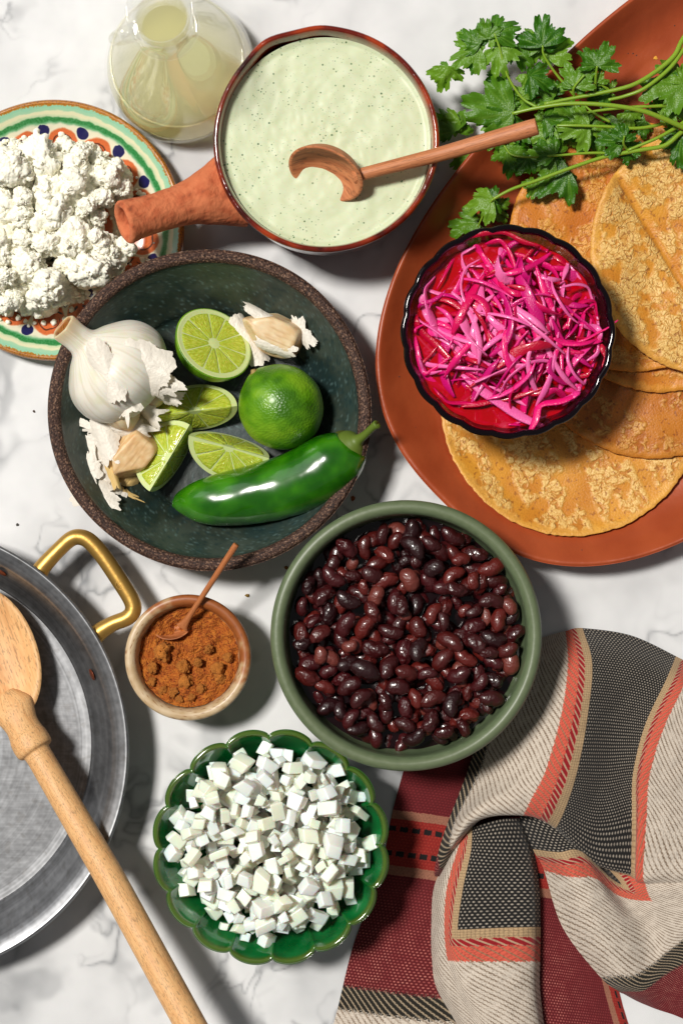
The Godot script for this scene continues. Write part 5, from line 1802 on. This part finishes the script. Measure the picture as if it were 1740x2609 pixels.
func towel() -> void:
	var tone := noi(971, 0.03, 2)
	var fuzz := noi(973, 0.22, 2)
	var t := picture(1330, 1610, func(x: float, y: float) -> Color: return weave(x - 560.0, y - 600.0, tone, fuzz))
	var tm := tile(noi(975, 0.06, 3), 256)
	var cloth := mat(Color.WHITE, 0.95)
	cloth.albedo_texture = t
	bump(cloth, t, 0.55)
	cloth.rim_enabled = true
	cloth.rim = 0.25
	var o := thing("kitchen_towel", "crumpled striped linen towel in cream, coral, black and burgundy", "towel")
	# every row: x, y in a close view of the towel, height in mm, place across and along the weave
	var low := []
	var lf := []
	for q in [[560, 345, 1000, 1150], [900, 250, 792, 1180], [1200, 190, 632, 1220], [1500, 75, 468, 1262], [1800, 0, 305, 1345], [2080, -70, 150, 1420]]:
		var y: float = q[0]
		var r: float = q[3]
		var row := [[q[1], y, 0.8], [q[1] + 250.0, y + 35.0, 2.4], [640, y + 75.0, 2.0], [930, y + 110.0, 2.2], [r - 55.0, y + 150.0, 2.0], [r, y + 160.0, 0.8]]
		var a := []
		var b := []
		var al := [80, 205, 330, 430, 652, 728]
		for k in 6:
			a.append(T(row[k][0], row[k][1], row[k][2]))
			b.append(Vector2(al[k], q[2]))
		low.append(a)
		lf.append(b)
	cloth_part(o, "lower_layer", low, lf, cloth, 120, 140, 0.0007)
	# the gathered top
	var top := [
		[[880, 130, 2], [960, 105, 2], [1035, 85, 2], [1112, 72, 2], [1330, 105, 2], [1535, 200, 2], [1590, 235, 2], [1720, 330, 2]],
		[[800, 300, 8], [900, 270, 13], [1045, 240, 17], [1155, 235, 18], [1320, 260, 15], [1490, 310, 14], [1565, 340, 15], [1720, 420, 13]],
		[[650, 560, 6], [830, 540, 17], [1015, 470, 24], [1135, 470, 23], [1270, 480, 14], [1400, 500, 14], [1480, 520, 17], [1710, 580, 14]],
		[[575, 760, 6], [760, 740, 21], [945, 720, 28], [1085, 730, 25], [1215, 735, 15], [1342, 720, 13], [1415, 735, 17], [1705, 800, 12]],
		[[480, 1010, 8], [640, 885, 26], [880, 850, 29], [1030, 900, 25], [1180, 950, 16], [1335, 920, 12], [1400, 930, 15], [1700, 1000, 12]],
		[[438, 1180, 9], [612, 958, 22], [845, 922, 24], [990, 982, 19], [1150, 1125, 12], [1332, 1170, 7], [1385, 1180, 10], [1700, 1150, 12]],
		[[470, 1200, 3], [650, 940, 8], [850, 900, 10], [1000, 955, 8], [1165, 1115, 4], [1330, 1205, 3], [1395, 1240, 5], [1700, 1235, 9]]]
	var tb := [-560, -440, -310, -190, -80, -14, 40]
	var ta := [345, 210, 75, 0, -105, -210, -285, -470]
	var pts := []
	var fab := []
	for i in 7:
		var a := []
		var b := []
		for k in 8:
			var q: Array = top[i][k]
			a.append(T(q[0], q[1], q[2]))
			b.append(Vector2(ta[k] + (40.0 if k == 0 and i > 4 else 0.0), tb[i]))
		pts.append(a)
		fab.append(b)
	heighten(pts)
	cloth_part(o, "gathered_fold", pts, fab, cloth, 220, 220, 0.0008)
	# the tube of cloth at the bottom
	var roll := [
		[[540, 1010, 2], [560, 1000, 6], [575, 990, 9], [610, 975, 11], [730, 940, 11], [800, 935, 9], [835, 935, 2]],
		[[500, 1105, 2], [520, 1090, 9], [548, 1070, 12], [605, 1080, 16], [740, 1090, 16], [850, 1090, 11], [890, 1090, 2]],
		[[437, 1250, 2], [468, 1250, 11], [497, 1250, 15], [570, 1250, 19], [740, 1250, 17], [875, 1250, 15], [915, 1250, 3]],
		[[425, 1420, 2], [455, 1425, 11], [485, 1430, 16], [545, 1440, 20], [735, 1432, 19], [880, 1428, 16], [920, 1428, 3]],
		[[428, 1580, 2], [460, 1580, 11], [500, 1580, 16], [560, 1585, 20], [740, 1585, 20], [878, 1585, 16], [918, 1585, 3]],
		[[450, 1710, 2], [490, 1710, 10], [540, 1715, 15], [600, 1715, 19], [760, 1710, 20], [880, 1710, 16], [918, 1710, 3]],
		[[545, 1880, 2], [580, 1885, 9], [630, 1890, 14], [690, 1890, 17], [810, 1885, 18], [905, 1880, 14], [938, 1880, 3]],
		[[620, 2060, 2], [660, 2060, 8], [700, 2060, 12], [760, 2060, 14], [860, 2060, 15], [940, 2060, 12], [975, 2060, 3]]]
	var rb := [-230, -170, -90, 0, 76, 145, 240, 300]
	var ra := [165, 112, 75, 0, -60, -100, -118]
	pts = []
	fab = []
	for i in 8:
		var a := []
		var b := []
		for k in 7:
			var q: Array = roll[i][k]
			a.append(T(q[0], q[1], q[2]))
			b.append(Vector2(ra[k], rb[i]))
		pts.append(a)
		fab.append(b)
	heighten(pts)
	cloth_part(o, "rolled_fold", pts, fab, cloth, 120, 180, 0.0006)
	# the sweep to the lower right
	var sweep := [
		[[815, 900, 3], [930, 940, 12], [1060, 1000, 11], [1190, 1140, 1.5], [1385, 1205, 4.5], [1705, 1200, 9]],
		[[885, 1075, 4], [1000, 1088, 16], [1105, 1085, 15], [1262, 1222, 4], [1398, 1258, 7], [1702, 1258, 11]],
		[[935, 1170, 4], [1060, 1200, 17], [1165, 1205, 15], [1275, 1285, 5], [1420, 1310, 7], [1700, 1300, 11]],
		[[1020, 1430, 3], [1150, 1420, 15], [1285, 1450, 13], [1390, 1440, 6], [1500, 1440, 7], [1700, 1345, 10]],
		[[1190, 1655, 2], [1262, 1650, 9], [1345, 1645, 9], [1425, 1598, 6], [1505, 1535, 7], [1700, 1385, 8]],
		[[1275, 1722, 1.5], [1325, 1722, 6], [1392, 1715, 6.5], [1472, 1655, 5], [1560, 1600, 5], [1720, 1500, 6]],
		[[1292, 1730, 1], [1362, 1768, 2], [1440, 1800, 2], [1520, 1826, 2], [1600, 1858, 2], [1740, 1910, 2]]]
	var sb := [-80, 0, 75, 210, 303, 362, 560]
	var sa := [-50, -95, -140, -195, -283, -455]
	pts = []
	fab = []
	for i in 7:
		var a := []
		var b := []
		for k in 6:
			var q: Array = sweep[i][k]
			a.append(T(q[0], q[1], q[2]))
			b.append(Vector2(sa[k], sb[i]))
		pts.append(a)
		fab.append(b)
	heighten(pts)
	cloth_part(o, "sweeping_fold", pts, fab, cloth, 180, 180, 0.0006)

func heighten(pts: Array) -> void:
	for row in pts:
		for k in row.size():
			var p: Vector3 = row[k]
			var h := p.y * 1.35
			var f := (1.0 - h / H) / (1.0 - p.y / H)
			row[k] = Vector3(p.x * f, h, p.z * f)

func T(cx: float, cy: float, mm: float) -> Vector3:
	return P(860.0 + 0.5612 * cx, 1560.0 + 0.5612 * cy, mm * 0.001)

func cloth_part(o: Node3D, called: String, pts: Array, fab: Array, m: Material, nu: int, nv: int, wave: float) -> void:
	var no := noi(981, 26.0, 2)
	var g := Geo.new()
	sheet(g, pts, fab, nu, nv, func(p: Vector3, _s: float, _t: float) -> float: return wave * (1.3 * no.get_noise_2d(p.x, p.z) + 0.7 * no.get_noise_2d(p.x * 2.3 + p.z, p.z * 2.3)))
	for i in g.uv.size():
		g.uv[i] = Vector2((g.uv[i].x + 560.0) / 1330.0, (g.uv[i].y + 600.0) / 1610.0)
	put(called, g.mesh(), m, o)

# ---------------------------------------------------------------- specks on the marble
func crumbs() -> void:
	var list := [[632, 1517, 4.5, Color(0.50, 0.38, 0.10), "olive yellow flake on the marble above the spice bowl", "herb_flake"],
		[900, 1272, 6.0, Color(0.58, 0.30, 0.08), "orange crumb on the marble at the right edge of the dark bowl", "tortilla_crumb"],
		[730, 1446, 5.0, Color(0.52, 0.33, 0.10), "tan crumb on the marble at the left of the bean bowl", "tortilla_crumb"],
		[46, 1336, 3.6, Color(0.30, 0.28, 0.26), "grey speck on the marble above the pan", "pepper_speck"],
		[88, 1048, 3.0, Color(0.30, 0.24, 0.20), "dark speck on the marble left of the dark bowl", "pepper_speck"],
		[1668, 148, 5.0, Color(0.86, 0.62, 0.20), "yellow crumb on the bare clay of the platter, top right", "tortilla_crumb"]]
	for k in list.size():
		var q: Array = list[k]
		var m := lumpy(6, L(q[2]), 990 + k, 0.6).mesh()
		var o := put(q[5], m, mat(q[3], 0.8))
		o.position = P(q[0], q[1], 0.018 if k == 5 else L(q[2]) * 0.45)
		o.scale = Vector3(1, 0.6, 0.8)
		o.rotation.y = k * 1.3
		tag(o, q[4], "crumb")
